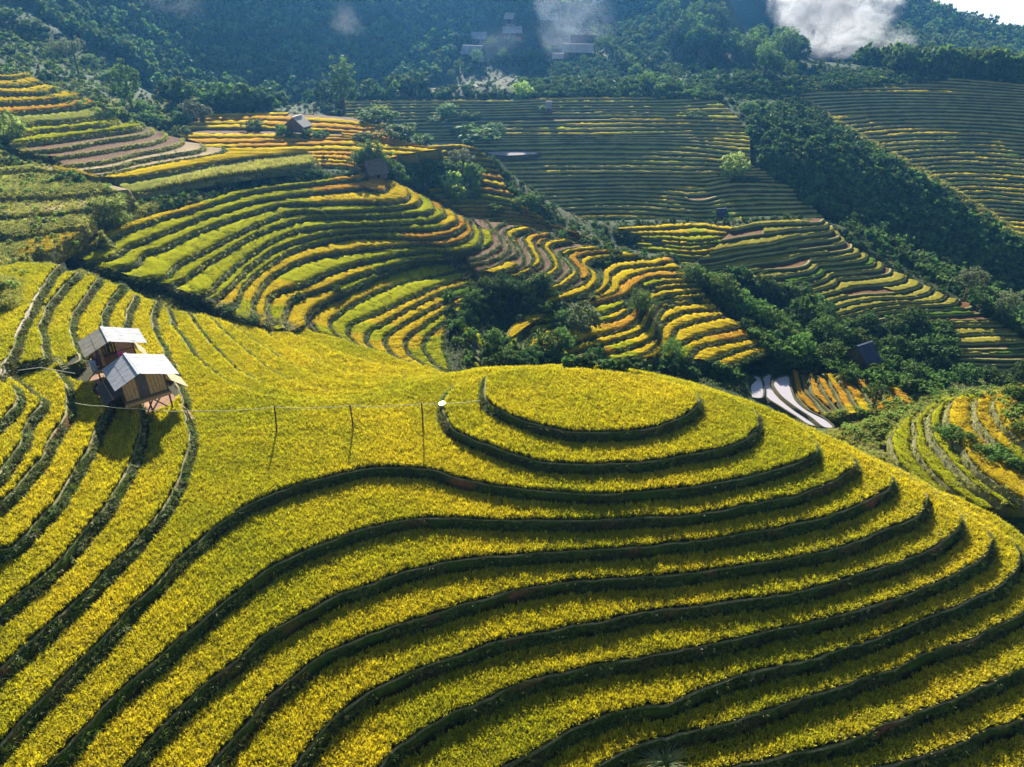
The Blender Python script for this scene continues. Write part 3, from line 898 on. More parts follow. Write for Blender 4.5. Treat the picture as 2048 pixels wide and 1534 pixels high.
Hc = [[(1461,460),(1513,450),(1562,447),(1640,444),(1648,438)],
 [(1419,505),(1474,495),(1539,487),(1591,474),(1656,465),(1666,460),(1664,452)],
 [(1382,531),(1429,526),(1487,514),(1565,503),(1660,492),(1689,486),(1690,478)],
 [(1470,548),(1530,540),(1600,534),(1618,527),(1621,521),(1670,517),(1715,509),(1718,500)],
 [(1500,575),(1560,568),(1600,562),(1645,548),(1649,541),(1694,536),(1746,529),(1750,518)],
 [(1560,598),(1616,584),(1673,567),(1676,560),(1729,555),(1778,547),(1782,538)],
 [(1600,612),(1645,607),(1700,592),(1740,588),(1788,586),(1837,575),(1842,566)],
 [(1650,632),(1689,626),(1722,616),(1778,607),(1840,605),(1884,601),(1892,592)],
 [(1690,645),(1740,632),(1806,622),(1870,620),(1917,618),(1942,616),(1950,608)],
 [(1703,668),(1727,664),(1760,650),(1804,643),(1856,642),(1985,637),(1994,630)],
 [(1800,664),(1858,653),(1930,652),(2010,651),(2022,645)],
 [(1840,676),(1893,687),(1975,688),(2060,682),(2080,675)],
 [(1870,712),(1903,717),(1975,719),(2060,719),(2100,712)],
 [(1880,742),(1905,738),(1975,740),(2060,740),(2110,735)]]
Hz = [-13.5, -15.2, -17.0, -18.6, -20.1, -21.5, -22.8, -23.9, -24.9, -25.8, -26.5, -27.4, -28.6, -29.8]
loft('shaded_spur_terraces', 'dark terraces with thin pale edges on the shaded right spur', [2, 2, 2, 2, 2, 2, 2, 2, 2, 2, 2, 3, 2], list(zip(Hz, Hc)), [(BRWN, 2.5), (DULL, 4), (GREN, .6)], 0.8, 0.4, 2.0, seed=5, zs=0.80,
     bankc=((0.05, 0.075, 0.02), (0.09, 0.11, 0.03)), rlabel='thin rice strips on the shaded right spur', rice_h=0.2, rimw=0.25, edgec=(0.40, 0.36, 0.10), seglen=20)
Gc = [[(690,205),(860,203),(1000,203),(1130,198),(1340,195),(1420,188)],
 [(690,245),(800,240),(950,235),(1130,232),(1300,232),(1480,236)],
 [(700,268),(850,268),(1010,268),(1200,268),(1400,264),(1500,268)],
 [(760,292),(900,290),(1040,287),(1200,284),(1380,288),(1500,300)],
 [(860,320),(1030,316),(1200,314),(1400,318),(1500,326)],
 [(900,346),(1050,345),(1200,343),(1400,345),(1535,344)],
 [(940,372),(1100,369),(1250,366),(1370,366),(1410,368),(1460,360),(1570,362)],
 [(985,400),(1120,393),(1250,389),(1360,396),(1400,401),(1450,390),(1600,388)],
 [(1030,424),(1150,416),(1280,415),(1380,422),(1450,418),(1625,412)],
 [(1080,440),(1200,434),(1320,436),(1420,440),(1500,438),(1645,432)]]
Gz = [3.5, 0.4, -2.2, -4.2, -6.3, -8.3, -10.2, -12.0, -13.7, -15.0]
loft('far_slope_terraces', 'many thin level terraces on the hazy slope across the valley', [6, 4, 4, 3, 3, 3, 3, 3, 2], list(zip(Gz, Gc)), [(GOLD, 2), (DULL, 2), (LIME, 1.5), (BRWN, .4)], 1.0, 0.6, 2.2, seed=6,
     bankc=((0.04, 0.07, 0.025), (0.08, 0.11, 0.035)), rice_h=0.14, rimw=0.32, edgec=(0.55, 0.46, 0.13), rlabel='rice strips on the hazy slope across the valley', seglen=35, wob=0.5, zs=1.0)
Jc = [[(1440,172),(1600,160),(1750,155),(1900,158),(2060,172)],
 [(1560,190),(1700,184),(1850,184),(2070,192)],
 [(1620,222),(1750,214),(1900,214),(2080,222)],
 [(1690,262),(1800,252),(1950,252),(2090,262)],
 [(1750,300),(1850,292),(1980,292),(2100,300)],
 [(1810,340),(1900,332),(2000,335),(2110,345)],
 [(1860,372),(1950,366),(2120,378)],
 [(1900,405),(1980,402),(2130,415)],
 [(1960,440),(2040,438),(2140,450)],
 [(2000,475),(2070,478),(2150,490)]]
Jz = [3.5, 1.0, -2.5, -6.2, -9.6, -13.0, -15.6, -18.2, -20.8, -23.0]
loft('far_right_terraces', 'wide flight of thin terraces on the far right hillside', [4, 5, 5, 5, 5, 4, 4, 4, 4], list(zip(Jz, Jc)), [(GOLD, 2), (DULL, 2), (GREN, 1)], 1.2, 0.7, 2.5, seed=7,
     bankc=((0.035, 0.06, 0.025), (0.07, 0.10, 0.03)), rice_h=0.14, rimw=0.35, edgec=(0.55, 0.46, 0.13), rlabel='rice strips on the far right hillside', seglen=40, wob=0.5, zs=1.0)
Nc = [[(1752,762),(1775,778),(1796,800),(1800,818)],
 [(1728,758),(1752,778),(1768,800),(1780,820)],
 [(1700,754),(1720,775),(1738,800),(1752,825)],
 [(1672,752),(1690,778),(1708,802),(1722,828)],
 [(1646,748),(1661,768),(1677,797),(1694,830)],
 [(1632,750),(1643,779),(1659,802),(1684,834)],
 [(1617,748),(1620,774),(1625,790),(1643,808),(1672,836)],
 [(1600,748),(1608,771),(1612,786),(1630,804),(1660,838)],
 [(1583,742),(1588,768),(1592,790),(1612,814),(1648,842)]]
Nz = [-19.8, -20.4, -21.0, -21.5, -22.0, -22.4, -22.8, -23.2, -23.7]
loft('orange_terraces', 'narrow orange terraces fanning out beside the flooded paddies', 1, list(zip(Nz, Nc)), [(ORNG, 2), (GOLD, 2)], 0.5, 0.3, 2.0, tuft=4, seed=8, zs=0.66, rlabel='orange rice beside the flooded paddies')
Mc = [[(2060,775),(2000,783),(1990,795),(1988,815),(1996,840),(2017,862),(2060,895)],
 [(2010,782),(1965,790),(1950,816),(1954,840),(1974,866),(2005,893),(2060,940)],
 [(1975,785),(1911,801),(1898,823),(1896,846),(1905,872),(1925,900),(1945,930),(1976,956),(2060,1010)],
 [(1940,788),(1886,806),(1862,832),(1858,856),(1866,880),(1888,906),(1911,934),(1944,968),(2010,1010)],
 [(1900,793),(1861,811),(1832,838),(1828,857),(1833,870),(1830,886),(1842,918),(1880,962),(1950,1015)],
 [(1870,797),(1828,822),(1800,845),(1786,863),(1783,886),(1790,915),(1830,965)]]
Mz = [-6.2, -7.4, -8.8, -10.1, -11.3, -12.4]
loft('right_hillside_terraces', 'sunny terraces with pale grassy banks on the hillside at the right edge', 1, list(zip(Mz, Mc)), [(LIME, 3), (GOLD, 2)], 0.45, 0.4, 5.0, tuft=9, seed=9, zs=0.66,
     bankc=((0.16, 0.17, 0.07), (0.30, 0.28, 0.14)), rice_h=0.34, rlabel='yellow-green rice on the hillside at the right edge', seglen=30)
Ec = [[(-30,155),(24,156),(60,150)], [(-30,171),(40,172),(85,166)], [(-30,187),(81,186),(120,178)], [(-30,207),(66,204),(123,199),(165,190)],
 [(-30,228),(29,226),(88,221),(154,214),(190,207)],
 [(0,256),(40,252),(88,248),(143,244),(207,234),(222,228)],
 [(20,275),(81,264),(154,257),(220,250),(240,244)],
 [(22,290),(110,279),(198,267),(253,259),(280,254),(282,248)],
 [(51,303),(132,294),(198,281),(264,272),(301,263),(300,255)],
 [(108,313),(176,305),(242,294),(297,285),(330,274),(326,264)],
 [(130,331),(220,319),(275,305),(325,296),(360,285),(362,277)],
 [(154,342),(220,334),(271,321),(342,308),(400,298),(404,288)],
 [(200,350),(283,333),(342,322),(403,312),(439,304),(446,296)],
 [(232,360),(293,353),(366,339),(439,325),(520,316),(620,306)],
 [(262,392),(293,386),(366,371),(440,357),(520,346),(620,333),(636,322)]]
Ez = [4.3 + (z - 7.0) * 0.66 for z in (21.5, 20.4, 19.3, 18.0, 16.6, 15.2, 14.2, 13.2, 12.3, 11.4, 10.6, 9.8, 9.0, 8.2, 7.0)]
SCR = (0.26, 0.27, 0.05)
loft('left_slope_terraces', 'overgrown terraces with shaggy banks on the upper left slope', 1, list(zip(Ez, Ec)), [(GOLD, 1), (SCR, 1)], 0.6, 0.8, 3.0, tuft=3, seed=10, drop=2.6,
     rowpal=[[(GOLD, 1)], [(GOLD, 1)], [(GOLD, 1)], [(GOLD, 1)], [(ORNG, 1)], [(SCR, 1)], [(LIME, 1)], [(LIME, 1)], [(BRWN, 1)], [(BRWN, 3), (GOLD, .6)], [(BRWN, 1)], [(TANN, 1)], [(TANN, 1)], [(GOLD, 1)], [(SCR, 1)]],
     bankc=((0.12, 0.14, 0.04), (0.28, 0.27, 0.09)), rice_h=0.4, rlabel='rice and weeds on the overgrown terraces of the upper left slope', seglen=30, zs=1.0)
Yc = [[(-20,346),(60,338),(140,345),(200,358)], [(-20,396),(60,392),(150,388),(255,380)], [(-20,432),(60,428),(140,420),(185,416)], [(-20,472),(50,468),(120,456),(165,452)], [(-20,516),(40,511),(96,506)]]
loft('left_garden_terraces', 'rough garden plots with crumbling earth banks at the left edge', 1, list(zip([7.3, 6.7, 6.1, 5.5, 4.8], Yc)), [(SCR, 3), (TANN, 1), (GOLD, 1)], 0.5, 1.0, 2.5, tuft=5, seed=15, zs=1.0, bankc=((0.20, 0.10, 0.05), (0.24, 0.22, 0.07)), rice_h=0.25, seglen=9, rlabel='weeds and yellow grass on the rough garden plots at the left edge')
Oc = [[(400,236),(520,232),(640,236),(720,243),(780,250)], [(360,251),(480,250),(600,255),(700,260),(800,268)], [(345,266),(450,268),(560,268),(680,272),(800,285)],
 [(400,290),(560,286),(700,282),(800,292),(880,300)], [(450,306),(560,304),(660,302),(730,306),(800,312)], [(500,322),(600,318),(680,320),(720,326),(745,332)], [(560,340),(640,334),(690,334),(718,342)]]
Oz = [5.2, 4.9, 4.6, 4.2, 3.9, 3.6, 3.3]
loft('valley_head_terraces', 'nearly flat orange fields around the small field hut at the valley head', 2, list(zip(Oz, Oc)), [(ORNG, 3), (GOLD, 2.5), (BRWN, .5)], 0.8, 0.5, 3.0, seed=11, rice_h=0.35,
     rlabel='orange rice around the small field hut at the valley head', seglen=25, zs=1.0)
Qc = [[(760,300),(850,298),(930,296),(960,302)], [(800,325),(870,322),(930,318),(985,322)], [(830,348),(900,345),(950,340),(1000,345)], [(850,372),(910,370),(960,368),(1010,376)],
 [(870,395),(930,395),(985,398),(1040,410)], [(905,415),(960,415),(1020,420),(1075,430)], [(935,432),(990,432),(1050,438),(1100,448)], [(960,445),(1020,450),(1080,455),(1160,470)], [(990,452),(1060,464),(1120,474),(1200,485)]]
Qz = [2.2, 0.8, -0.7, -2.0, -3.4, -4.7, -5.9, -6.9, -7.9]
loft('stream_terraces', 'small bright yellow terraces stepping down beside the bushes of the stream', 2, list(zip(Qz, Qc)), [(GOLD, 3), (LIME, 2), (ORNG, 1)], 0.7, 0.5, 2.0, seed=12, rice_h=0.4, zs=1.0, rlabel='bright rice beside the bushes of the stream', seglen=12, tuft=2)
Wc = [[(913,652),(950,688),(990,718),(1010,728)], [(903,668),(935,702),(962,728),(972,736)], [(896,686),(914,714),(932,736),(938,742)]]
loft('green_paddies', 'small green paddies running down behind the crest of the near hill', 2, list(zip([-8.7, -9.2, -9.7], Wc)), [(GREN, 1), (LIME, 1)], 0.5, 0.3, 2.0, seed=14, rice_h=0.3, tuft=5, zs=1.0, rlabel='green rice in the small paddies behind the near crest')
Pc = [[(1250,462),(1340,458),(1400,455),(1460,463)], [(1290,478),(1340,480),(1395,484),(1450,476)], [(1270,492),(1330,495),(1380,500),(1440,492),(1530,492)], [(1310,508),(1350,514),(1420,516),(1470,500),(1570,494)],
 [(1335,525),(1390,531),(1440,524),(1500,514),(1590,508)], [(1420,540),(1470,532),(1530,524),(1590,514)]]
Pz = [-15.5, -16.6, -17.6, -18.6, -19.6, -20.4]
loft('lime_terraces', 'lime green terraces lit by the sun in the dip between two spurs', 2, list(zip(Pz, Pc)), [(LIME, 3), (GOLD, 1.5)], 0.7, 0.5, 2.0, seed=13, rice_h=0.4, zs=0.78, rlabel='lime green rice in the dip between two spurs', seglen=20, tuft=2)

# plants standing on the nearer valley terraces, one crop per colour
def crop_mat(name, c, g):
    return leafmat(name, [(0.0, tuple(np.array(g) * 0.4)), (0.4, tuple(np.array(g))), (0.75, tuple(np.array(c))), (1.0, tuple(np.array(c) * 1.1))], trans=0.5, var=0.35)
TP = {}
for nm, c, g in (('gold', GOLD, (0.14, 0.16, 0.012)), ('lime', LIME, (0.10, 0.15, 0.012)), ('orange', ORNG, (0.18, 0.14, 0.02)), ('green', GREN, (0.05, 0.09, 0.012)), ('scrub', SCR, (0.06, 0.08, 0.02))):
    TP[nm] = [proto(nm + '_rice_hill', *blades(11, 0.60, 0.16, 0.24, 0.09, 0.28, 2, 60 + s, 0.8), crop_mat(nm + '_rice_%d' % s, c, g)) for s in range(3)]
cname = {GOLD: 'gold', LIME: 'lime', ORNG: 'orange', GREN: 'green', SCR: 'scrub'}
byc = {}
for q, key, names in TUFT:
    for k, c in enumerate(names):
        if c in cname and (key == k).any(): byc.setdefault(cname[c], []).append(q[key == k])
for nm, lst in byc.items():
    q = np.vstack(lst); q = q[in_view(q, 20, 20)]
    tag(scatter('rice', q, TP[nm], 0.75, 1.1, 0.12), {'gold': 'golden', 'lime': 'yellow-green', 'orange': 'orange', 'green': 'green', 'scrub': 'weedy dull green'}[nm] + ' rice plants standing on the valley terraces', 'rice', kind='stuff')

# ------------------------------------------------------------------ the land under and between the terraces
def add(pts):
    for u, v, d in pts:
        p = PY(u, v, d); CTRL.append(tuple(p))
def addz(pts):
    for u, v, z in pts:
        p = PZ(u, v, z * (0.66 if z < 0 else 1)); CTRL.append(tuple(p))
for z, p in PL:
    for q in p[::14]:
        if -75 < q[0] < 75 and 16 < q[1] < 112: CTRL.append((q[0], q[1], z - 2.4))
# left scrub slope
addz([(60,350,7.0),(100,420,6.8),(50,500,6.6),(200,480,3.4),(0,600,7.2),(20,680,6.4),(-60,560,8.5),(-80,400,8.8),(0,300,8.6),(-60,250,10.5),(130,470,5.6),(250,430,3.4),(90,500,5.6),(40,560,6.2)])
# gully between the bowl and the left hill
addz([(165,535,1.8),(225,552,0.6),(300,582,-1.4),(360,605,-3.0),(430,625,-5.6),(500,650,-7.6),(560,660,-8.6)])
# stream and valley floor
addz([(900,720,-15),(960,600,-13),(1010,610,-14.5),(960,680,-16),(1100,735,-21),(1300,735,-24),(1470,745,-25.5),(1560,800,-25.5),(1620,850,-26),(1720,840,-24.5),(1600,735,-25),(1700,720,-26),(1800,760,-27.5),(1850,780,-28),(1450,590,-22),(1520,650,-24),(1580,700,-25.5),(1390,548,-21),(1760,700,-26.5),(1650,660,-25.5),
      (1240,440,-19.5),(1180,470,-14.5),(1250,500,-14.2),(1340,500,-17.5),(1700,870,-15.5),(1740,830,-16.5),(1660,860,-14.5),(1800,810,-15.8),(1900,785,-14.5)])
# right of the shaded spur: overgrown gully, then the spur with the bright crest
add([(1660,445,158),(1760,500,152),(1860,560,143),(1960,620,134),(2060,670,129),(1720,440,171),(1840,500,164),(1960,560,156),(2060,600,152),
     (1590,330,184),(1680,400,178),(1620,260,204),(1720,320,193),(1820,400,179),(1920,470,170),(2040,540,162),(1540,250,204),(1500,220,217)])
add([(1600,212,226),(1660,242,217),(1730,290,206),(1800,325,198),(1860,360,191),(1930,410,182),(2000,458,174),(2060,495,167),(2120,530,162)])
add([(1780,290,238),(1860,335,226),(1940,385,216),(2020,440,206),(1690,240,252),(1640,205,262)])
# village hill and the land behind
add([(700,190,272),(850,185,272),(960,160,284),(1010,130,298),(1100,160,278),(1200,130,288),(1150,100,318),(1300,110,292),(1280,160,268),(1400,150,272),(1350,60,320),(1250,60,350),(1050,60,350),(960,70,336),(900,110,306),
     (1500,130,286),(1600,125,296),(1700,128,300),(1800,138,300),(1880,150,296),(1450,80,315),(1560,90,330),(1980,160,300),(2080,172,296),(1100,20,400),(1300,10,420),(1400,20,400)])
# steep wooded mountain on the left
add([(450,225,225),(600,215,250),(300,180,238),(400,150,262),(550,140,276),(650,160,276),(800,150,290),(250,120,246),(350,80,276),(500,80,292),(700,90,304),(850,80,318),(200,60,262),(330,10,292),(520,5,306),(750,10,326),(950,15,352),(150,100,232),(90,50,236),(60,10,262)])
for x in (-300, -220, -150, -80, 0, 80): CTRL.append((x, 360 + 0.1 * abs(x), 46.0)); CTRL.append((x, 480, 30.0))
for p in ((-330, 330, 50), (-260, 300, 46), (-330, 200, 45), (-300, 100, 36), (-200, 170, 22), (-220, 60, 28), (-170, 20, 20), (-150, 90, 14), (-120, -20, 8), (0, -40, -24), (120, 0, -26), (200, 60, -14), (230, 120, -16), (90, 40, -20), (70, 90, -17),
          (280, 200, -30), (420, 250, -45), (400, 80, -20), (60, 430, 46), (120, 440, 42), (330, 300, -22)): CTRL.append(p)
# valley behind the right ridge, then the wooded mountain with its falling skyline
for u in (1560, 1680, 1800, 1920, 2060): p = PY(u, 150, 345); CTRL.append((p[0], p[1], p[2] - 12))
add([(1500,40,420),(1600,70,410),(1700,100,402),(1800,112,404),(1900,122,408),(2000,132,410),(2100,140,410),(1560,-20,480),(1660,20,470),(1760,50,465),(1860,70,465),(1960,95,465),(2080,115,465),(1560,-90,540),(1680,-55,540),(1780,-8,540),(1835,18,540),(1900,42,540),(1980,70,540),(2060,98,540),(2200,125,540),(2400,190,540)])
for u in (1600, 1800, 2000, 2200): p = PY(u, 90, 700); CTRL.append((p[0], p[1], p[2] - 130))
PONDS = [tuple(PZ(u, v, -16.6)) for u, v in ((1492,752),(1505,760),(1512,785),(1530,760),(1545,765),(1550,792),(1575,760),(1580,800),(1566,780),(1600,825),(1640,848),(1520,800),(1560,815))]
CT = np.array(PONDS + RIM + CTRL)
# thin out points that crowd together
keep, seen = [], set()
for i, p in enumerate(CT):
    k = (int(p[0] // 3.0), int(p[1] // 3.0))
    if k in seen and i < len(CT) - 140: continue
    seen.add(k); keep.append(i)
CT = CT[keep]
def tps_fit(P, lam=0.5):
    n = len(P); X = P[:, :2] / 100.0
    d = np.linalg.norm(X[:, None] - X[None], axis=2)
    K = d                                                  # linear kernel: follows the points without overshooting
    A = np.zeros((n + 3, n + 3)); A[:n, :n] = -K - 0.001 * lam * np.eye(n)
    Q = np.c_[np.ones(n), X]; A[:n, n:] = Q; A[n:, :n] = Q.T
    return X, np.linalg.solve(A, np.r_[P[:, 2], 0, 0, 0])
TX, TWt = tps_fit(CT)
def base_z(xy):
    xy = np.asarray(xy, float).reshape(-1, 2) / 100.0
    out = np.zeros(len(xy))
    for s in range(0, len(xy), 3000):
        q = xy[s:s + 3000]
        d = np.sqrt(((q[:, None] - TX[None]) ** 2).sum(2))
        out[s:s + 3000] = -d @ TWt[:-3] + TWt[-3] + q @ TWt[-2:]
    return out

def ground_grid(name, x0, x1, y0, y1, st, mat, rough=0.5, hole=None, dz=0.0, label=None):
    xs, ys = np.arange(x0, x1 + st * 0.5, st), np.arange(y0, y1 + st * 0.5, st)
    gx, gy = np.meshgrid(xs, ys)
    p = np.stack([gx.ravel(), gy.ravel()], 1)
    z = base_z(p) + rough * fbm(p[:, 0] / 9.0, p[:, 1] / 9.0, 4, 3) * 0.6 + dz
    gi = np.arange(len(p)).reshape(gx.shape)
    F = np.stack([gi[:-1, :-1], gi[:-1, 1:], gi[1:, 1:], gi[1:, :-1]], -1).reshape(-1, 4)
    if hole:
        c = p[F].mean(1)
        F = F[~((c[:, 0] > hole[0]) & (c[:, 0] < hole[1]) & (c[:, 1] > hole[2]) & (c[:, 1] < hole[3]))]
    w = np.clip(0.5 + 0.5 * fbm(p[:, 0] / 14, p[:, 1] / 14, 4, 8), 0, 1)[:, None]
    w2 = np.clip(fbm(p[:, 0] / 25, p[:, 1] / 25, 3, 21) - 0.25, 0, 1)[:, None]
    c = np.array([0.025, 0.05, 0.012]) * (1 - w) + np.array([0.06, 0.085, 0.02]) * w
    c = c * (1 - w2) + np.array([0.10, 0.10, 0.035]) * w2
    o = mesh_obj(name, np.c_[p, z], F, mat, None, True, col=c)
    return tag(o, label, kind='structure')
M['ground'] = tinted('scrub_ground', nscale=1.5, amount=0.55, bump=1.0, bdist=0.5)
ground_grid('ground', -165, 195, -6, 330, 1.5, M['ground'], label='green scrubby ground under and between the terraces')
ground_grid('terrain', -600, 645, -96, 810, 7.5, M['ground'], rough=1.0, hole=(-155, 183, 4, 318), dz=-0.4, label='hills around the valley')

# ------------------------------------------------------------------ looking things up on the built land
from mathutils.bvhtree import BVHTree
def make_bvh():
    vs, fs = [], []
    global GROUND_FROM
    GROUND_FROM = []
    for o in COL.objects:
        if o.type != 'MESH' or o.name.split('.')[0] not in ('terrace', 'bank', 'ground', 'terrain'): continue
        me = o.data; b = len(vs)
        co = np.empty(len(me.vertices) * 3, np.float32); me.vertices.foreach_get('co', co)
        vs.extend(map(tuple, co.reshape(-1, 3).tolist()))
        f0 = len(fs); fs.extend([tuple(i + b for i in p.vertices) for p in me.polygons])
        if o.name.split('.')[0] in ('ground', 'terrain'): GROUND_FROM.append((f0, len(fs)))
    return BVHTree.FromPolygons(vs, fs)
BVH = make_bvh()
def hit(u, v):
    """where the line of sight through photo pixel (u, v) meets the land"""
    d = Vector(ray(u, v)).normalized()
    loc, nrm, i, dist = BVH.ray_cast(Vector((0, 0, CAM_Z)), d)
    return loc
def hit_ground(u, v):
    loc, nrm, i, dist = BVH.ray_cast(Vector((0, 0, CAM_Z)), Vector(ray(u, v)).normalized())
    return loc if loc is not None and any(a <= i < b for a, b in GROUND_FROM) else None
def land_z(x, y, top=120.0):
    loc, nrm, i, dist = BVH.ray_cast(Vector((x, y, top)), Vector((0, 0, -1)))
    return loc.z if loc else base_z([[x, y]])[0]
def scale_at(p):                                            # photo pixels per metre at point p
    return FPX / (p[1] * CP - (p[2] - CAM_Z) * SP)

# ------------------------------------------------------------------ the two field huts
M['plank'] = pbr('weathered_planks', (0.16, 0.09, 0.04), (0.42, 0.26, 0.12), 2.5, 0.85, 0.4, 0.02, c3=(0.55, 0.36, 0.18), stretch=(6, 6, 0.7))
M['plankdark'] = pbr('dark_planks', (0.05, 0.045, 0.045), (0.15, 0.12, 0.10), 2.5, 0.85, 0.4, 0.02, stretch=(6, 6, 0.7))
M['paleboard'] = pbr('pale_boards', (0.35, 0.22, 0.11), (0.55, 0.38, 0.22), 3, 0.8, 0.3, 0.01, stretch=(1, 5, 1))
M['sheet_grey'] = pbr('fibre_cement_sheet', (0.20, 0.19, 0.18), (0.42, 0.42, 0.43), 2.2, 0.75, 0.3, 0.01, c3=(0.55, 0.55, 0.56), stretch=(0.6, 3, 0.6))
M['sheet_tan'] = pbr('mossy_fibre_cement_sheet', (0.22, 0.18, 0.11), (0.44, 0.38, 0.27), 2.2, 0.75, 0.3, 0.01, c3=(0.54, 0.48, 0.37), stretch=(0.6, 3, 0.6))
M['wood_pole'] = pbr('dark_poles', (0.05, 0.032, 0.018), (0.14, 0.09, 0.05), 8, 0.9, 0.4, 0.01)
M['bamboo'] = pbr('pale_bamboo', (0.45, 0.42, 0.25), (0.62, 0.58, 0.38), 5, 0.6, 0.2, 0.01)
M['dirt'] = pbr('bare_dirt', (0.30, 0.17, 0.10), (0.45, 0.28, 0.18), 2, 0.95, 0.5, 0.05)
M['cloth_pink'] = pbr('pink_cloth', (0.55, 0.06, 0.22), (0.7, 0.14, 0.32), 6, 0.9)
M['cloth_blue'] = pbr('blue_denim', (0.12, 0.17, 0.30), (0.35, 0.42, 0.55), 8, 0.9)
M['cloth_dark'] = pbr('dark_cloth', (0.05, 0.02, 0.035), (0.12, 0.04, 0.06), 8, 0.9)
M['red_plastic'] = pbr('red_plastic', (0.55, 0.10, 0.06), (0.65, 0.16, 0.1), 3, 0.4)

def build_hut(name, label, org, rotz, D):
    """local axes: x across the roof, y back along the ridge, z up; origin on the ground under the front end of the ridge"""
    t = empty(name, org)
    t.rotation_euler = (0, 0, rotz)
    WL[t.name] = (0, 0, 0)                                   # parts are modelled in the hut's own axes
    tag(t, label, 'hut', 'field huts below the path')
    Lx, Rx, Ln, hr, hl, hrr = D['L'], D['R'], D['len'], D['ridge'], D['hl'], D['hr']
    sheet = D['sheet']
    def slope(x0, z0, x1, z1, n, rows, flip):
        for r_ in range(rows):
            a, b = r_ / rows, (r_ + 1) / rows + (0.03 if r_ < rows - 1 else 0)
            for k in range(n):
                y0, y1 = -0.35 + Ln * k / n + 0.012, -0.35 + Ln * (k + 1) / n - 0.012
                m = MB(); q = []
                lift = 0.03 * (rows - 1 - r_) + random.uniform(-0.008, 0.012)
                ns = 8                                          # shallow corrugation
                V, F = [], []
                for i in range(ns + 1):
                    yy = y0 + (y1 - y0) * i / ns
                    cz = 0.012 * math.cos(i * math.pi)
                    for f in (a, b):
                        V.append((x0 + (x1 - x0) * f, yy, z0 + (z1 - z0) * f + cz + lift))
                for i in range(ns): F.append((2 * i, 2 * i + 1, 2 * i + 3, 2 * i + 2))
                nb = len(V)
                V += [(x, y, z - 0.02) for x, y, z in V]
                F += [tuple(nb + j for j in reversed(f)) for f in F]
                F += [(0, nb, nb + 1, 1), (2 * ns, 2 * ns + 1, nb + 2 * ns + 1, nb + 2 * ns)]
                for i in range(ns): F += [(2 * i, 2 * i + 2, nb + 2 * i + 2, nb + 2 * i), (2 * i + 1, nb + 2 * i + 1, nb + 2 * i + 3, 2 * i + 3)]
                m.add(V, F).build('roof_sheet', sheet[0 if flip else 1], roof)
    m = MB(); m.bar((0, -0.42, hr + 0.06), (0, Ln - 0.28, hr + 0.06), 0.30, 0.05); roof = m.build('roof', sheet[1], t)
    slope(0.03, hr, Rx, hrr, 5, 2, False)
    slope(-0.03, hr, Lx, hl, 5, 2, True)
    m = MB()
    for s, x1, z1 in ((1, Rx, hrr), (-1, Lx, hl)):
        for f in (0.08, 0.5, 0.93): m.bar((x1 * f, -0.3, hr + (z1 - hr) * f - 0.09), (x1 * f, Ln - 0.5, hr + (z1 - hr) * f - 0.09), 0.07, 0.07)
        for y in (0.25, Ln * 0.5, Ln - 0.9): m.bar((0, y, hr - 0.13), (x1 * 0.97, y, hr + (z1 - hr) * 0.97 - 0.13), 0.08, 0.08, up=(0, 1, 0))
    m.build('rafters', M['wood_pole'], t)
    x0, x1, y0, y1, fl = D['body']
    zt = lambda x: hr + ((hrr - hr) * x / Rx if x > 0 else (hl - hr) * x / Lx) - 0.16
    # floor deck and posts
    m = MB(); m.box(((x0 + x1) / 2, (y0 + y1) / 2 - 0.15, fl - 0.05), (x1 - x0 + 0.3, y1 - y0 + 0.5, 0.10)); m.build('floor', M['plank'], t)
    m = MB(); m.box(((x0 + x1) / 2, y0 - 0.42, fl - 0.16), (x1 - x0 + 0.4, 0.07, 0.30)); m.build('front_beam', M['plank'], t)
    for px_ in (x0 + 0.05, (x0 + x1) / 2, x1 - 0.05):
        for py_ in (y0 - 0.25, y1 - 0.1):
            m = MB(); m.bar((px_ + random.uniform(-.06, .06), py_, -1.6), (px_, py_, fl - 0.1), 0.14); m.build('post', M['wood_pole'], t)
    m = MB(); m.bar((x1 - 0.1, y0 - 0.2, -0.5), (x0 + 1.2, y1 - 1.2, fl - 0.1), 0.10); m.build('brace', M['wood_pole'], t)
    m = MB(); m.bar((x0 + 1.2, y0 - 0.2, -0.5), (x1 - 0.1, y1 - 1.2, fl - 0.1), 0.10); m.build('brace', M['wood_pole'], t)
    # walls of upright planks
    def wall(xa, ya, xb, yb, front=None):
        L_ = math.hypot(xb - xa, yb - ya); n = max(3, int(L_ / 0.30))
        m = MB(); m.bar((xa, ya, fl + 0.06), (xb, yb, fl + 0.06), 0.09, 0.12); wl_ = m.build('wall', M['wood_pole'], t)
        for k in range(n):
            f0, f1 = (k + 0.04) / n, (k + 0.96) / n
            fx = (f0 + f1) / 2
            if front and front(fx): continue
            xm, ym = xa + (xb - xa) * fx, ya + (yb - ya) * fx
            a, b = (xa + (xb - xa) * f0, ya + (yb - ya) * f0), (xa + (xb - xa) * f1, ya + (yb - ya) * f1)
            hgt = zt(xm) - random.uniform(0, 0.08)
            m = MB(); m.bar(((a[0] + b[0]) / 2, (a[1] + b[1]) / 2, fl), ((a[0] + b[0]) / 2, (a[1] + b[1]) / 2, hgt), math.hypot(b[0] - a[0], b[1] - a[1]), 0.035, up=(-(yb - ya), xb - xa, 0))
            m.build('plank', random.choice([M['plank'], M['plank'], M['plank'], D['wall2']]), wl_)
    wall(x0, y0, x1, y0, D.get('gap'))
    wall(x0, y1, x1, y1); wall(x0, y0 + .05, x0, y1 - .05); wall(x1, y0 + .05, x1, y1 - .05)
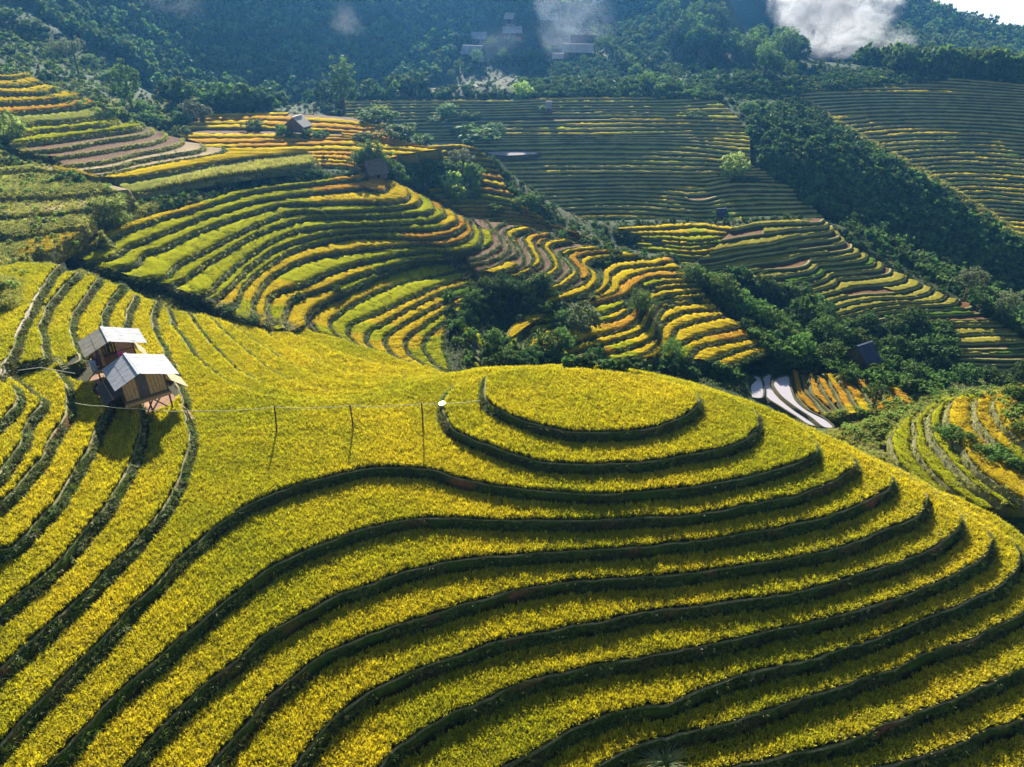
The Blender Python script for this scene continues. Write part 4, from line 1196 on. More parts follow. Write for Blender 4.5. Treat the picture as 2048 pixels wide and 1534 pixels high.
    for px_ in (x0, x1):
        m = MB(); m.bar((px_, y0 - 0.03, fl), (px_, y0 - 0.03, zt(px_)), 0.12); m.build('corner_post', M['wood_pole'], t)
    for mm in D.get('extra', []): mm(t)
    return t

R2_ = math.atan2(.62, .78)
def extra2(t):
    for k in range(4):                                         # right lean-to of pale boards
        m = MB(); y = 0.25 + 0.62 * k
        m.add([(2.25, y, 2.95), (2.25, y + .60, 2.95), (3.95, y + .60, 1.35), (3.95, y, 1.35), (2.25, y, 2.90), (2.25, y + .60, 2.90), (3.95, y + .60, 1.30), (3.95, y, 1.30)],
              [(0, 1, 2, 3), (7, 6, 5, 4), (0, 3, 7, 4), (1, 5, 6, 2), (0, 4, 5, 1), (3, 2, 6, 7)]).build('side_board', M['paleboard'], t)
    for k in range(7):                                         # left lean-to roof
        m = MB(); y = 0.5 + 0.58 * k
        m.add([(-1.7, y, 2.75), (-1.7, y + .55, 2.75), (-3.4, y + .55, 1.95), (-3.4, y, 1.95), (-1.7, y, 2.71), (-1.7, y + .55, 2.71), (-3.4, y + .55, 1.91), (-3.4, y, 1.91)],
              [(3, 2, 1, 0), (4, 5, 6, 7), (4, 7, 3, 0), (2, 6, 5, 1), (1, 5, 4, 0), (7, 6, 2, 3)]).build('lean_to_board', M['plankdark'], t)
    m = MB(); m.bar((-2.6, 0.4, 2.42), (-2.6, 4.6, 2.42), 0.07); m.build('batten', M['paleboard'], t)
    for y in (0.6, 4.3):
        m = MB(); m.bar((-3.3, y, -0.8), (-3.3, y, 1.93), 0.12); m.build('post', M['wood_pole'], t)
build_hut('field_hut', 'nearer plank hut on stilts with a grey-white sheet roof and pale side boards', (-34.7, 58.2, 1.7), R2_,
          dict(L=-2.35, R=3.35, len=5.0, ridge=4.5, hl=3.55, hr=3.3, sheet=(M['sheet_grey'], M['sheet_grey']), body=(-1.65, 2.15, 0.55, 4.3, 1.55), wall2=M['plankdark'], extra=[extra2]))
def extra1(t):
    for k in range(4):
        m = MB(); y = 0.35 + 0.6 * k
        m.add([(2.1, y, 2.6), (2.1, y + .57, 2.6), (3.1, y + .57, 1.2), (3.1, y, 1.2), (2.1, y, 2.55), (2.1, y + .57, 2.55), (3.1, y + .57, 1.15), (3.1, y, 1.15)],
              [(0, 1, 2, 3), (7, 6, 5, 4), (0, 3, 7, 4), (1, 5, 6, 2), (0, 4, 5, 1), (3, 2, 6, 7)]).build('side_board', M['paleboard'], t)
    m = MB(); m.bar((-1.9, -0.15, 2.95), (2.0, -0.15, 2.95), 0.06); m.build('rail', M['wood_pole'], t)
build_hut('field_hut', 'farther plank hut with a tan sheet roof and pink cloth at its open front', (-39.3, 62.7, 3.0), math.atan2(.58, .81),
          dict(L=-2.45, R=3.2, len=4.0, ridge=4.2, hl=3.25, hr=3.1, sheet=(M['sheet_tan'], M['sheet_grey']), body=(-1.75, 2.0, 0.75, 3.4, 1.2), wall2=M['plankdark'], gap=lambda f: 0.25 < f < 0.62, extra=[extra1]))

def cloth(name, label, org, w, h, mat, rot, legs=False):
    V, F = [], []
    nx, ny = 8, 8
    for j in range(ny + 1):
        for i in range(nx + 1):
            x = (i / nx - 0.5) * w * (1 - 0.15 * (j / ny)); z = -h * j / ny
            V.append((x, 0.05 * math.sin(i * 1.9 + j * 0.4) + 0.02, z))
    for j in range(ny):
        for i in range(nx):
            if legs and j > 2 and i in (3, 4): continue
            a = j * (nx + 1) + i; F.append((a, a + 1, a + nx + 2, a + nx + 1))
    o = mesh_obj(name, V, F, mat, None, True)
    md = o.modifiers.new('thick', 'SOLIDIFY'); md.thickness = 0.02
    o.location = org; o.rotation_euler = (0, 0, rot)
    return tag(o, label, 'clothes')
def hut1(x, y, z):
    c, s = math.cos(math.atan2(.58, .81)), math.sin(math.atan2(.58, .81))
    return (-39.3 + x * c - y * s, 62.7 + x * s + y * c, 3.0 + z)
cloth('pink_shirt', 'pink cloth hanging at the front of the farther hut', hut1(0.6, -0.2, 2.93), 0.5, 0.9, M['cloth_pink'], 0.62)
cloth('jeans', 'pale blue trousers hanging under the left eave of the farther hut', hut1(-1.95, -0.25, 2.7), 0.55, 1.25, M['cloth_blue'], 0.5, True)
cloth('dark_shirt', 'dark shirt hanging beside the pale blue trousers', hut1(-1.45, -0.22, 2.85), 0.55, 0.8, M['cloth_dark'], 0.7)
V, F, n = [], [], 20                                         # plastic basin
for j, (r_, z) in enumerate(((0.0, 0.02), (0.30, 0.02), (0.42, 0.22), (0.46, 0.22), (0.33, 0.0), (0.0, 0.0))):
    for k in range(n): V.append((r_ * math.cos(k * 2 * math.pi / n), r_ * math.sin(k * 2 * math.pi / n), z))
for j in range(5):
    for k in range(n): F.append((j * n + k, j * n + (k + 1) % n, (j + 1) * n + (k + 1) % n, (j + 1) * n + k))
o = mesh_obj('basin', V, F, M['red_plastic'], None, True); o.location = hut1(-0.9, -0.1, 1.22)
m_ = tag(o, 'red basin on the deck of the farther hut', 'basin')
# trodden earth round the stilts
def patch(name, label, c, rx, ry, rot, mat, dz=0.05):
    V, F, n, rr = [], [], 40, 5
    V.append((c[0], c[1], 0))
    for j in range(1, rr + 1):
        for k in range(n):
            a = 2 * math.pi * k / n; w = 1 + 0.18 * math.sin(3 * a + c[0]) + 0.1 * math.sin(7 * a)
            x, y = rx * w * math.cos(a) * j / rr, ry * w * math.sin(a) * j / rr
            V.append((c[0] + x * math.cos(rot) - y * math.sin(rot), c[1] + x * math.sin(rot) + y * math.cos(rot), 0))
    V = [(x, y, land_z(x, y) + dz) for x, y, z in V]
    for k in range(n):
        F.append((0, 1 + k, 1 + (k + 1) % n))
        for j in range(rr - 1): F.append((1 + j * n + k, 1 + (j + 1) * n + k, 1 + (j + 1) * n + (k + 1) % n, 1 + j * n + (k + 1) % n))
    return tag(mesh_obj(name, V, F, mat, None, True), label, kind='structure')
patch('bare_earth', 'bare pinkish earth under the stilts of the nearer hut', (-34.6, 59.8), 3.3, 3.0, R2_, M['dirt'])
patch('bare_earth', 'bare earth under the farther hut', (-39.6, 64.2), 2.8, 2.6, R2_, M['dirt'])

# ladder up the step beside the farther hut
t = empty('ladder', tuple(hit(124, 738))); tag(t, 'small wooden ladder leaning on the dark step left of the huts', 'ladder')
a0, b0 = Vector(PZ(106, 716, 5.9)), Vector(PZ(127, 741, 4.2))
off = Vector((0.42, 0.30, 0))
for s in (0, 1):
    m = MB(); m.bar(a0 + off * s, b0 + off * s, 0.07); m.build('rail', M['bamboo'], t)
for k in range(6):
    f = (k + 0.5) / 6; p = a0.lerp(b0, f); m = MB(); m.bar(p, p + off, 0.05); m.build('rung', M['bamboo'], t)

# pipe carried across the saddle on posts
posts = [((374, 822), (391, 864)), ((549, 815), (553, 862)), ((700, 812), (706, 856)), ((843, 808), (846, 858))]
tops = []
PLAB = ['slanting thin post under the pipe nearest the huts', 'dark post under the pipe, second from the huts', 'dark post under the pipe, third from the huts', 'dark post under the pipe beside the glinting water']
for (tp, bt), lb in zip(posts, PLAB):
    b = Vector(PZ(bt[0], bt[1], 0.45)); t_ = Vector(PY(tp[0], tp[1], b.y + (0.6 if tp[0] < 400 else 0)))
    d = (t_ - b).normalized()
    m = MB(); m.tube([b - d * 0.6, b + (t_ - b) * 0.5 + Vector((0.03, 0, 0)), t_ + d * 0.12], [0.085, 0.075, 0.065] if tp[0] > 400 else [0.05, 0.045, 0.04], 8)
    o = m.build('pipe_post', M['wood_pole'], None, True)
    tag(o, lb, 'post', 'posts under the pipe'); tops.append(t_)
e = Vector(PZ(960, 820, 1.3)); t_ = Vector(PY(962, 801, e.y))
m = MB(); m.tube([e - Vector((0, 0, 0.4)), t_ + Vector((0, 0, 0.08))], 0.045, 8); o = m.build('pipe_post', M['wood_pole'], None, True)
tag(o, 'short stake at the hill end of the pipe, by the round field', 'post', 'posts under the pipe'); tops.append(t_)
line = [Vector(PZ(150, 806, 5.2)), Vector(PZ(205, 812, 4.6)), Vector(PZ(277, 817, 3.6))] + [q + Vector((0, 0, 0.03)) for q in tops]
pp = []
for i in range(len(line) - 1):
    for k in range(8):
        f = k / 8; pp.append(line[i].lerp(line[i + 1], f) - Vector((0, 0, 0.18 * 4 * f * (1 - f) * (0.5 if i < 2 else 1))))
pp.append(line[-1])
o = MB().tube(pp, 0.032, 6).build('water_pipe', M['bamboo'], None, True); tag(o, 'thin pale water pipe running on posts from the huts to the round field', 'pipe')
b = Vector(PZ(283, 846, 2.2)); t_ = Vector(PY(277, 815, b.y)); o = MB().tube([b - Vector((0, 0, .5)), t_], 0.05, 8).build('pipe_post', M['wood_pole'], None, True)
tag(o, 'prop under the pipe in front of the nearer hut', 'post', 'posts under the pipe')
q = [Vector(PZ(35, 741, 6.6)), Vector(PZ(80, 735, 6.7)), Vector(PZ(150, 747, 5.9))]
o = MB().tube(q, 0.04, 6).build('bamboo_pole', M['bamboo'], None, True); tag(o, 'pale bamboo rail in front of the dark step left of the huts', 'pole')

# footpath down the left slope
pth = [(118,505),(108,520),(100,535),(88,556),(74,584),(60,612),(45,640),(30,668),(18,695),(8,722),(-6,745),(-30,770)]
P3 = [hit(u, v) for u, v in pth]; P3 = np.array([[p.x, p.y] for p in P3 if p])
c = smooth(P3, 0.5); n_ = outward(c, False)
wd = 0.42 + 0.10 * vnoise(np.arange(len(c)) * 0.3, np.zeros(len(c)), 4)
V = []
for k in (-1, -0.4, 0.4, 1):
    qx = c + n_ * (wd * k)[:, None]
    V.append(np.array([[x, y, land_z(x, y) + (0.12 if abs(k) < 1 else -0.1)] for x, y in qx]))
V = np.stack(V, 1); gi = np.arange(V.shape[0] * 4).reshape(-1, 4)
F = np.stack([gi[:-1, :-1], gi[1:, :-1], gi[1:, 1:], gi[:-1, 1:]], -1).reshape(-1, 4)
M['path'] = pbr('pale_trodden_earth', (0.38, 0.30, 0.22), (0.55, 0.46, 0.36), 1.5, 0.95, 0.5, 0.04)
tag(mesh_obj('path', V.reshape(-1, 3), F, M['path'], None, True), 'pale footpath winding down the left edge', kind='structure')

# still water in the flooded paddies and in the ditch that catches the sun
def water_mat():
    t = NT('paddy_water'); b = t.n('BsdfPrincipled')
    b.inputs['Base Color'].default_value = (0.50, 0.45, 0.46, 1); b.inputs['Roughness'].default_value = 0.06; b.inputs['IOR'].default_value = 1.33; b.inputs['Specular IOR Level'].default_value = 0.7  # pale base colour stands in for the bright sky mirrored on the water
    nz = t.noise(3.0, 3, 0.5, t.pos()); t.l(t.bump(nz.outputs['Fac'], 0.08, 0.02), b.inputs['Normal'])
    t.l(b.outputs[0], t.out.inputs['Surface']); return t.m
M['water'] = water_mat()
M['wetmud'] = pbr('wet_mud', (0.10, 0.12, 0.06), (0.22, 0.22, 0.14), 4, 0.6, 0.5, 0.05, spec=0.2)
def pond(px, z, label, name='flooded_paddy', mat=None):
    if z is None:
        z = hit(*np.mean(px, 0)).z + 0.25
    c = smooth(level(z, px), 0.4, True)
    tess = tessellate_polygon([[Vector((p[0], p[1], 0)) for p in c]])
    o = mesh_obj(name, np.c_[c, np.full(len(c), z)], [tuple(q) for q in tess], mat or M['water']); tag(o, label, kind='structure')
    # low mud bund round the water
    c = ccw(c); n = outward(c); m = len(c)
    rows = [np.c_[c - n * 0.05, np.full(m, z - 0.05)], np.c_[c + n * 0.06, np.full(m, z + 0.12)], np.c_[c + n * 0.30, np.full(m, z + 0.10)], np.c_[c + n * 0.7, np.full(m, z - 0.9)]]
    idx = np.arange(m); nx = np.roll(idx, -1)
    F = np.vstack([np.stack([idx + j * m, nx + j * m, nx + (j + 1) * m, idx + (j + 1) * m], 1) for j in range(3)])
    mesh_obj('bund', np.vstack(rows), F, M['bank'], o, True, col=np.tile(np.array([0.10, 0.09, 0.04]), (m * 4, 1)))
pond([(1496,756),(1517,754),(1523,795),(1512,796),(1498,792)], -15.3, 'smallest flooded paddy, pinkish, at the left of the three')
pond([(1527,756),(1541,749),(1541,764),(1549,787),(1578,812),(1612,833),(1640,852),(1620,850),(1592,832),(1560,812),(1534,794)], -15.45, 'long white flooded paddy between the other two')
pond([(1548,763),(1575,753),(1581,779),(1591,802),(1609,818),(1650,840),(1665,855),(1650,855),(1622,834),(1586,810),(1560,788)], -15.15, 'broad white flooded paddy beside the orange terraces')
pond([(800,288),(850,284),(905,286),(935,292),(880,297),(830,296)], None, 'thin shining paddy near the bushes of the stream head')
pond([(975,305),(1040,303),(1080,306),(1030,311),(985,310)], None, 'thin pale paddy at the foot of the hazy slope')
# water trickling over the lip of the ring terrace bank: its film is tilted to mirror the sun into the camera
c0 = Vector(PZ(886, 806, STEP + 0.30)); n0 = (SUNV.normalized() + (Vector((0, 0, CAM_Z)) - c0).normalized()).normalized()
ax = n0.cross(Vector((0, 1, 0))).normalized(); ay = n0.cross(ax)
V = [c0 + ax * (0.34 * (1 + 0.25 * math.sin(3 * a_)) * math.cos(a_)) + ay * (0.42 * (1 + 0.2 * math.sin(2 * a_ + 1)) * math.sin(a_)) for a_ in [k * 2 * math.pi / 24 for k in range(24)]]
V2 = [q - Vector((0, 0, 0.30)) for q in V]
t = NT('bright_water'); b = t.n('BsdfPrincipled'); b.inputs['Base Color'].default_value = (0.3, 0.28, 0.25, 1); b.inputs['Roughness'].default_value = 0.12; b.inputs['Specular IOR Level'].default_value = 0.8
t.l(b.outputs[0], t.out.inputs['Surface'])
o = mesh_obj('puddle', V + V2, [tuple(range(24))] + [(k, k + 24, (k + 1) % 24 + 24, (k + 1) % 24) for k in range(24)], t.m)
tag(o, 'small puddle on the ring terrace bank glinting in the sun', 'puddle')

# ------------------------------------------------------------------ far buildings
M['wallwood'] = pbr('old_board_walls', (0.08, 0.055, 0.04), (0.18, 0.13, 0.09), 1.2, 0.9, 0.3, 0.02, stretch=(4, 4, 1))
M['roofgrey'] = pbr('grey_sheet_roof', (0.24, 0.22, 0.21), (0.46, 0.44, 0.42), 0.8, 0.7, 0.2, 0.02)
M['rooftan'] = pbr('tan_sheet_roof', (0.40, 0.34, 0.27), (0.55, 0.48, 0.40), 0.8, 0.7, 0.2, 0.02)
M['roofdark'] = pbr('dark_blue_roof', (0.03, 0.035, 0.06), (0.07, 0.08, 0.13), 0.8, 0.5, 0.2, 0.02)
M['roofthatch'] = pbr('grey_thatch', (0.10, 0.08, 0.07), (0.22, 0.18, 0.15), 3, 0.95, 0.6, 0.05)
M['shade'] = pbr('dark_opening', (0.012, 0.01, 0.01), (0.02, 0.018, 0.016), 2, 0.9)
RR = random.Random(3)
def house(u, v, wpx, depth, wall_h, roof_h, roof, label, cat='house', rot=0.0, stilts=0.0, group=None, name='house', wins=2):
    p = hit(u, v)
    if p is None: return
    W = wpx / scale_at(p) * (0.85 if group else 1.0); t = empty(name, (p.x, p.y, p.z - 0.2)); t.rotation_euler = (0, 0, rot if rot else RR.uniform(-0.3, 0.3)); WL[t.name] = (0, 0, 0)
    tag(t, label, cat, group)
    w2, d2, z0 = W * 0.43, depth * 0.40, stilts
    zt = z0 + wall_h
    for nm, a, b in (('wall', (-w2, -d2), (w2, -d2)), ('wall', (w2, -d2), (w2, d2)), ('wall', (w2, d2), (-w2, d2)), ('wall', (-w2, d2), (-w2, -d2))):
        m = MB(); m.bar((a[0], a[1], z0 + wall_h / 2), (b[0], b[1], z0 + wall_h / 2), 0.12, wall_h); m.build(nm, M['wallwood'], t)
    for s in (-1, 1):                                          # gable triangles
        m = MB(); x = s * w2; m.add([(x - .05, -d2, zt), (x - .05, d2, zt), (x - .05, 0, zt + roof_h * 0.86), (x + .05, -d2, zt), (x + .05, d2, zt), (x + .05, 0, zt + roof_h * 0.86)], [(0, 2, 1), (3, 4, 5), (0, 1, 4, 3), (1, 2, 5, 4), (2, 0, 3, 5)]).build('gable', M['wallwood'], t)
    m = MB(); m.bar((-W / 2, 0, zt + roof_h + .06), (W / 2, 0, zt + roof_h + .06), 0.35, 0.08); rf = m.build('roof', roof, t)
    for s in (-1, 1):
        n = max(3, int(W / 2.2))
        for k in range(n):
            xa, xb = -W / 2 + W * k / n + 0.02, -W / 2 + W * (k + 1) / n - 0.02; lf = random.uniform(-.02, .03)
            q = [(xa, 0, zt + roof_h + lf), (xb, 0, zt + roof_h + lf), (xb, s * depth * .56, zt - roof_h * 0.12 + lf), (xa, s * depth * .56, zt - roof_h * 0.12 + lf)]
            m = MB(); m.add(q + [(x, y, z - .07) for x, y, z in q], [(0, 1, 2, 3), (7, 6, 5, 4), (0, 4, 5, 1), (1, 5, 6, 2), (2, 6, 7, 3), (3, 7, 4, 0)]).build('roof_sheet', roof, rf)
    m = MB(); m.box((0, -d2 - .09, z0 + wall_h * .42), (min(1.0, W * .14), 0.06, wall_h * .82)); m.build('door', M['shade'], t)
    for k in range(wins):
        x = (k - (wins - 1) / 2) * W * 0.5 + (W * .12 if wins == 1 else 0)
        m = MB(); m.box((x, -d2 - .09, z0 + wall_h * .58), (min(.9, W * .1), 0.06, wall_h * .32)); m.build('window', M['shade'], t)
    if stilts:
        for x in (-w2, 0, w2):
            for y in (-d2, d2): m = MB(); m.bar((x, y, -1.0), (x, y, z0), 0.16); m.build('post', M['wood_pole'], t)
    else:
        m = MB(); m.box((0, 0, -0.9), (W * .9, depth * .85, 1.9)); m.build('plinth', M['dirt'], t)
    return t
g = 'village houses'
house(1156, 112, 72, 7.5, 2.2, 2.2, M['rooftan'], 'longest village house with a tan sheet roof above the dark field', group=g, wins=4)
house(1165, 95, 60, 6.5, 2.4, 2.4, M['roofthatch'], 'dark-roofed house just behind the longest village house', group=g, wins=2)
house(958, 84, 38, 6, 1.9, 2.0, M['roofgrey'], 'grey-roofed house at the left side of the village', group=g)
house(1024, 72, 46, 6, 1.9, 2.0, M['roofgrey'], 'pale-roofed house in the middle of the village', group=g)
house(1096, 46, 44, 6, 1.9, 2.0, M['roofgrey'], 'grey-roofed house behind the drifting smoke', group=g)
house(1020, 46, 24, 5, 2.2, 2.0, M['rooftan'], 'small pale house highest on the left of the village', group=g, wins=1)
house(946, 116, 50, 6, 2.2, 2.4, M['roofgrey'], 'low wide house at the lower left of the village', group=g)
house(960, 130, 20, 4, 1.8, 1.4, M['roofgrey'], 'little shed below the low wide village house', 'shed', group=g, wins=0, name='shed')
house(1116, 124, 26, 4, 1.8, 1.4, M['rooftan'], 'little tan shed left of the longest village house', 'shed', group=g, wins=0, name='shed')
house(1196, 14, 28, 5, 2.2, 2.0, M['roofgrey'], 'bright-roofed house highest on the slope above the smoke', group=g, wins=1)
house(1212, 52, 34, 5, 2.2, 2.0, M['roofthatch'], 'faint house to the right of the smoke', group=g, wins=1)
house(599, 268, 30, 5.0, 1.3, 1.7, M['rooftan'], 'small stilted field hut with a pale roof at the valley head', 'hut', 1.15, 1.0, name='field_hut', wins=0)
house(752, 356, 42, 4.0, 1.5, 1.9, M['roofthatch'], 'dark thatched hut half hidden in bushes above the orange spur', 'hut', 0.5, 0.2, name='field_hut', wins=0)
house(1716, 736, 44, 4.6, 1.9, 2.0, M['roofdark'], 'hut with a dark blue roof in the overgrown hollow', 'hut', 0.5, 0.5, name='field_hut', wins=1)
house(1097, 226, 12, 3.0, 1.5, 1.3, M['roofgrey'], 'tiny hut on the upper rows of the hazy slope', 'hut', 0.0, 0.4, name='field_hut', wins=0)
house(1440, 440, 22, 3.0, 1.4, 1.2, M['roofdark'], 'tiny dark hut at the foot of the hazy slope', 'hut', 0.2, 0.3, name='field_hut', wins=0)

# pale cleared field on the slope below the village
def field_on_land(name, label, px, mat, nu=26, nv=14):
    poly = [Vector(q) for q in px]                             # four corners: near left, near right, far right, far left
    V, ok = [], []
    for j in range(nv + 1):
        for i in range(nu + 1):
            a = poly[0].lerp(poly[1], i / nu); b = poly[3].lerp(poly[2], i / nu); q = a.lerp(b, j / nv)
            q = q + Vector((9 * math.sin(j * 0.7) + 4 * math.sin(j * 2.1 + i * .2), 5 * math.sin(i * 0.5) + 2 * math.sin(i * 1.7 + j)))
            p = hit(q[0], q[1]); V.append((p.x, p.y, land_z(p.x, p.y) + 0.35))
    F = [(j * (nu + 1) + i, j * (nu + 1) + i + 1, (j + 1) * (nu + 1) + i + 1, (j + 1) * (nu + 1) + i) for j in range(nv) for i in range(nu)]
    return tag(mesh_obj(name, V, F, mat, None, True), label, kind='structure')
M['fallow'] = pbr('dry_fallow_field', (0.035, 0.06, 0.02), (0.12, 0.125, 0.065), 0.5, 0.95, 1.0, 0.4, c3=(0.065, 0.09, 0.03))
field_on_land('field', 'pale cleared field on the slope below the village', [(900,190),(1024,188),(1040,136),(950,136)], M['fallow'])

# ------------------------------------------------------------------ trees and bushes
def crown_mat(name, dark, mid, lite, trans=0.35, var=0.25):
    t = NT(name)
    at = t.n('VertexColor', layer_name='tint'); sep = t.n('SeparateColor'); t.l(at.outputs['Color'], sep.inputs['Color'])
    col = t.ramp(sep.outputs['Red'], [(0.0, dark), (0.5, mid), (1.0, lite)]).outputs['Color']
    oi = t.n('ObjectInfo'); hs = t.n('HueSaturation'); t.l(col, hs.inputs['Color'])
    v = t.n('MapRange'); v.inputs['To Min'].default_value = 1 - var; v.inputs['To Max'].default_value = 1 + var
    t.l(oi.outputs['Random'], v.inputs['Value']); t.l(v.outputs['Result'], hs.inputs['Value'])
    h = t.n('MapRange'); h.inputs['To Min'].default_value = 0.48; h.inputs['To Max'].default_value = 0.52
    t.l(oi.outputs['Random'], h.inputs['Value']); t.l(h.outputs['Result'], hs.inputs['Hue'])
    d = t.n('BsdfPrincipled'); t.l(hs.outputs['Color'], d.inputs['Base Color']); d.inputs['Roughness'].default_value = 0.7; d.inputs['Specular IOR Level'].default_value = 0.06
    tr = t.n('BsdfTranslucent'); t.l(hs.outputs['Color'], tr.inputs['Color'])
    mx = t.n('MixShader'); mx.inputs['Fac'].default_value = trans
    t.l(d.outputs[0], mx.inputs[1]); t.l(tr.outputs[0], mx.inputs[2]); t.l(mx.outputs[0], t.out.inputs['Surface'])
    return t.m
M['leaf_dark'] = crown_mat('dark_leaves', (0.022, 0.05, 0.012), (0.06, 0.12, 0.025), (0.12, 0.19, 0.04))
M['leaf_mid'] = crown_mat('green_leaves', (0.035, 0.075, 0.015), (0.10, 0.19, 0.03), (0.20, 0.30, 0.06))
M['leaf_lite'] = crown_mat('bright_leaves', (0.09, 0.15, 0.02), (0.24, 0.34, 0.05), (0.40, 0.48, 0.11), 0.5)
M['leaf_pale'] = crown_mat('pale_leaves', (0.05, 0.08, 0.03), (0.13, 0.17, 0.07), (0.24, 0.27, 0.13), 0.35)
M['bark'] = pbr('bark', (0.08, 0.06, 0.04), (0.20, 0.16, 0.12), 6, 0.9, 0.6, 0.03)

def crown_mesh(seed, n_clump, leaves, R, leaf, squash=(1, 1, 0.8), hollow=0.45, spiky=0.0):
    """leaf-sized faces gathered in clumps through an uneven volume of unit radius R, base at z=0"""
    r = np.random.default_rng(seed)
    cs = []
    while len(cs) < n_clump:
        p = r.uniform(-1, 1, 3); L = np.linalg.norm(p)
        if L > 1 or L < hollow: continue
        a = math.atan2(p[1], p[0])
        lim = 0.78 + 0.22 * math.sin(a * 2 + seed) * math.cos(a * 3 + 1.3 * seed) + 0.14 * r.normal()
        if L > lim: continue
        cs.append(p)
    V, F, T = [], [], []
    sq = np.array(squash)
    for c in cs:
        cr = R * r.uniform(0.16, 0.30)
        for k in range(leaves):
            d = r.normal(size=3); d /= np.linalg.norm(d)
            p = (c * R) * sq + d * cr * r.uniform(0.4, 1) * np.array([1, 1, 0.75])
            nrm = d + 0.7 * r.normal(size=3) + np.array([0, 0, 0.5]); nrm /= np.linalg.norm(nrm)
            u = np.cross(nrm, r.normal(size=3)); u /= np.linalg.norm(u); w = np.cross(nrm, u)
            s = leaf * r.uniform(0.6, 1.4); k0 = len(V)
            e = 1 + spiky * 3
            V += [p - u * s * 0.5 * e, p + w * s * 0.34 / e, p + u * s * 0.6 * e - np.array([0, 0, spiky * s * .5]), p - w * s * 0.34 / e]
            F.append((k0, k0 + 1, k0 + 2, k0 + 3))
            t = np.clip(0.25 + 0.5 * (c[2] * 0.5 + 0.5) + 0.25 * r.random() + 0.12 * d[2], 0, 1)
            T += [t] * 4
    V = np.array(V); V[:, 2] += R * squash[2] * 0.82
    T = np.array(T)
    return V, np.array(F), np.stack([T] * 3, 1)

def data_of(name, V, F, T, mat):
    o = mesh_obj(name, V, F, mat, col=T); me = o.data; COL.objects.unlink(o); bpy.data.objects.remove(o); return me
# sources with unit radius (bush) or unit height (tree); objects share this mesh data
BUSH = {}
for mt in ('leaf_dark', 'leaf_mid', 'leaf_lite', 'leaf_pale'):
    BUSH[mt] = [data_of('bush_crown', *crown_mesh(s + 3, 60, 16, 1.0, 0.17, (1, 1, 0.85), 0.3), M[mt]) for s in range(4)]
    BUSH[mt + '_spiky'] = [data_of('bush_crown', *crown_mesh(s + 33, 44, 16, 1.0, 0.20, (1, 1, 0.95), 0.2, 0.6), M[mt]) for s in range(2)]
stem = MB()
for k in range(5):
    a = k * 1.3; stem.tube([(0.1 * math.cos(a), 0.1 * math.sin(a), -0.4), (0.25 * math.cos(a), 0.25 * math.sin(a), 0.4), (0.55 * math.cos(a + .3), 0.55 * math.sin(a + .3), 1.1)], [0.05, 0.04, 0.015], 5)
so = stem.build('stem', M['bark']); STEM = so.data; COL.objects.unlink(so); bpy.data.objects.remove(so)

def tree_parts(seed, kind):
    r = random.Random(seed)
    m = MB()
    hgt = 1.0
    if kind == 'round': tr, cw, cz, sq = 0.50, 0.36, 0.30, (1, 1, 1.0)
    elif kind == 'tall': tr, cw, cz, sq = 0.70, 0.27, 0.22, (1, 1, 1.5)
    elif kind == 'flat': tr, cw, cz, sq = 0.66, 0.48, 0.55, (1, 1, 0.42)
    lean = r.uniform(-0.05, 0.05)
    pts = [(0, 0, -0.06), (lean * .4, 0.01, tr * .5), (lean, 0, tr), (lean * 1.2, 0.01, 0.9)]
    m.tube(pts, [0.030, 0.024, 0.018, 0.005], 7)
    for k in range(7):
        a = k * 2.4 + r.random(); z0 = r.uniform(max(0.3, cz), 0.8); L = cw * r.uniform(0.55, 0.9)
        m.tube([(lean * z0, 0, z0), (L * .5 * math.cos(a), L * .5 * math.sin(a), z0 + 0.04), (L * math.cos(a), L * math.sin(a), z0 + 0.11)], [0.012, 0.009, 0.003], 5)
    o = m.build('trunk', M['bark']); tm = o.data; COL.objects.unlink(o); bpy.data.objects.remove(o)
    V, F, T = crown_mesh(seed, 70 if kind != 'flat' else 46, 14, cw, 0.055, sq, 0.25)
    V[:, 2] += cz - (cw * sq[2] * 0.82 - (1 - cz) * 0.5 if kind == 'round' else 0)
    V[:, 2] = V[:, 2] * (1.0 / V[:, 2].max())
    return tm, (V, F, T)
TREE = {}
for kd in ('round', 'tall', 'flat'):
    for s in range(2):
        tm, (V, F, T) = tree_parts(100 + 7 * s, kd)
        for mt in ('leaf_dark', 'leaf_mid', 'leaf_pale', 'leaf_lite'):
            TREE.setdefault((kd, mt), []).append((tm, data_of('crown', V, F, T, M[mt])))

def put_part(name, me, parent):
    o = bpy.data.objects.new(name, me); COL.objects.link(o); o.parent = parent; return o
def bush(u, v, w, h, mt, label, group, spiky=False, k=[0]):
    """a bush whose foot shows at photo pixel (u, v), w by h photo pixels large"""
    p = hit(u, v)
    if p is None: return
    s = scale_at(p); rx, rz = 0.5 * w / s, h / s
    k[0] += 1
    t = empty('bush', (p.x, p.y + rx * 0.3, p.z - 0.1 * rz)); t.rotation_euler = (0, 0, k[0] * 2.1)
    t.scale = (rx * 1.12, rx * 1.12, rz / 1.62)
    lst = BUSH[mt + ('_spiky' if spiky else '')]
    put_part('crown', lst[k[0] % len(lst)], t); put_part('stem', STEM, t)
    return tag(t, label, 'bush', group)
def tree(u, v, h, kind, mt, label, group=None, w=1.0, k=[0]):
    p = hit(u, v)
    if p is None: return
    s = scale_at(p); H = h / s / math.cos(0.35)
    k[0] += 1
    t = empty('tree', (p.x, p.y, p.z - 0.02 * H)); t.rotation_euler = (0, 0, k[0] * 1.7); t.scale = (H * w, H * w, H)
    tm, cm = TREE[(kind, mt)][k[0] % 2]
    put_part('trunk', tm, t); put_part('crown', cm, t)
    return tag(t, label, 'tree', group)

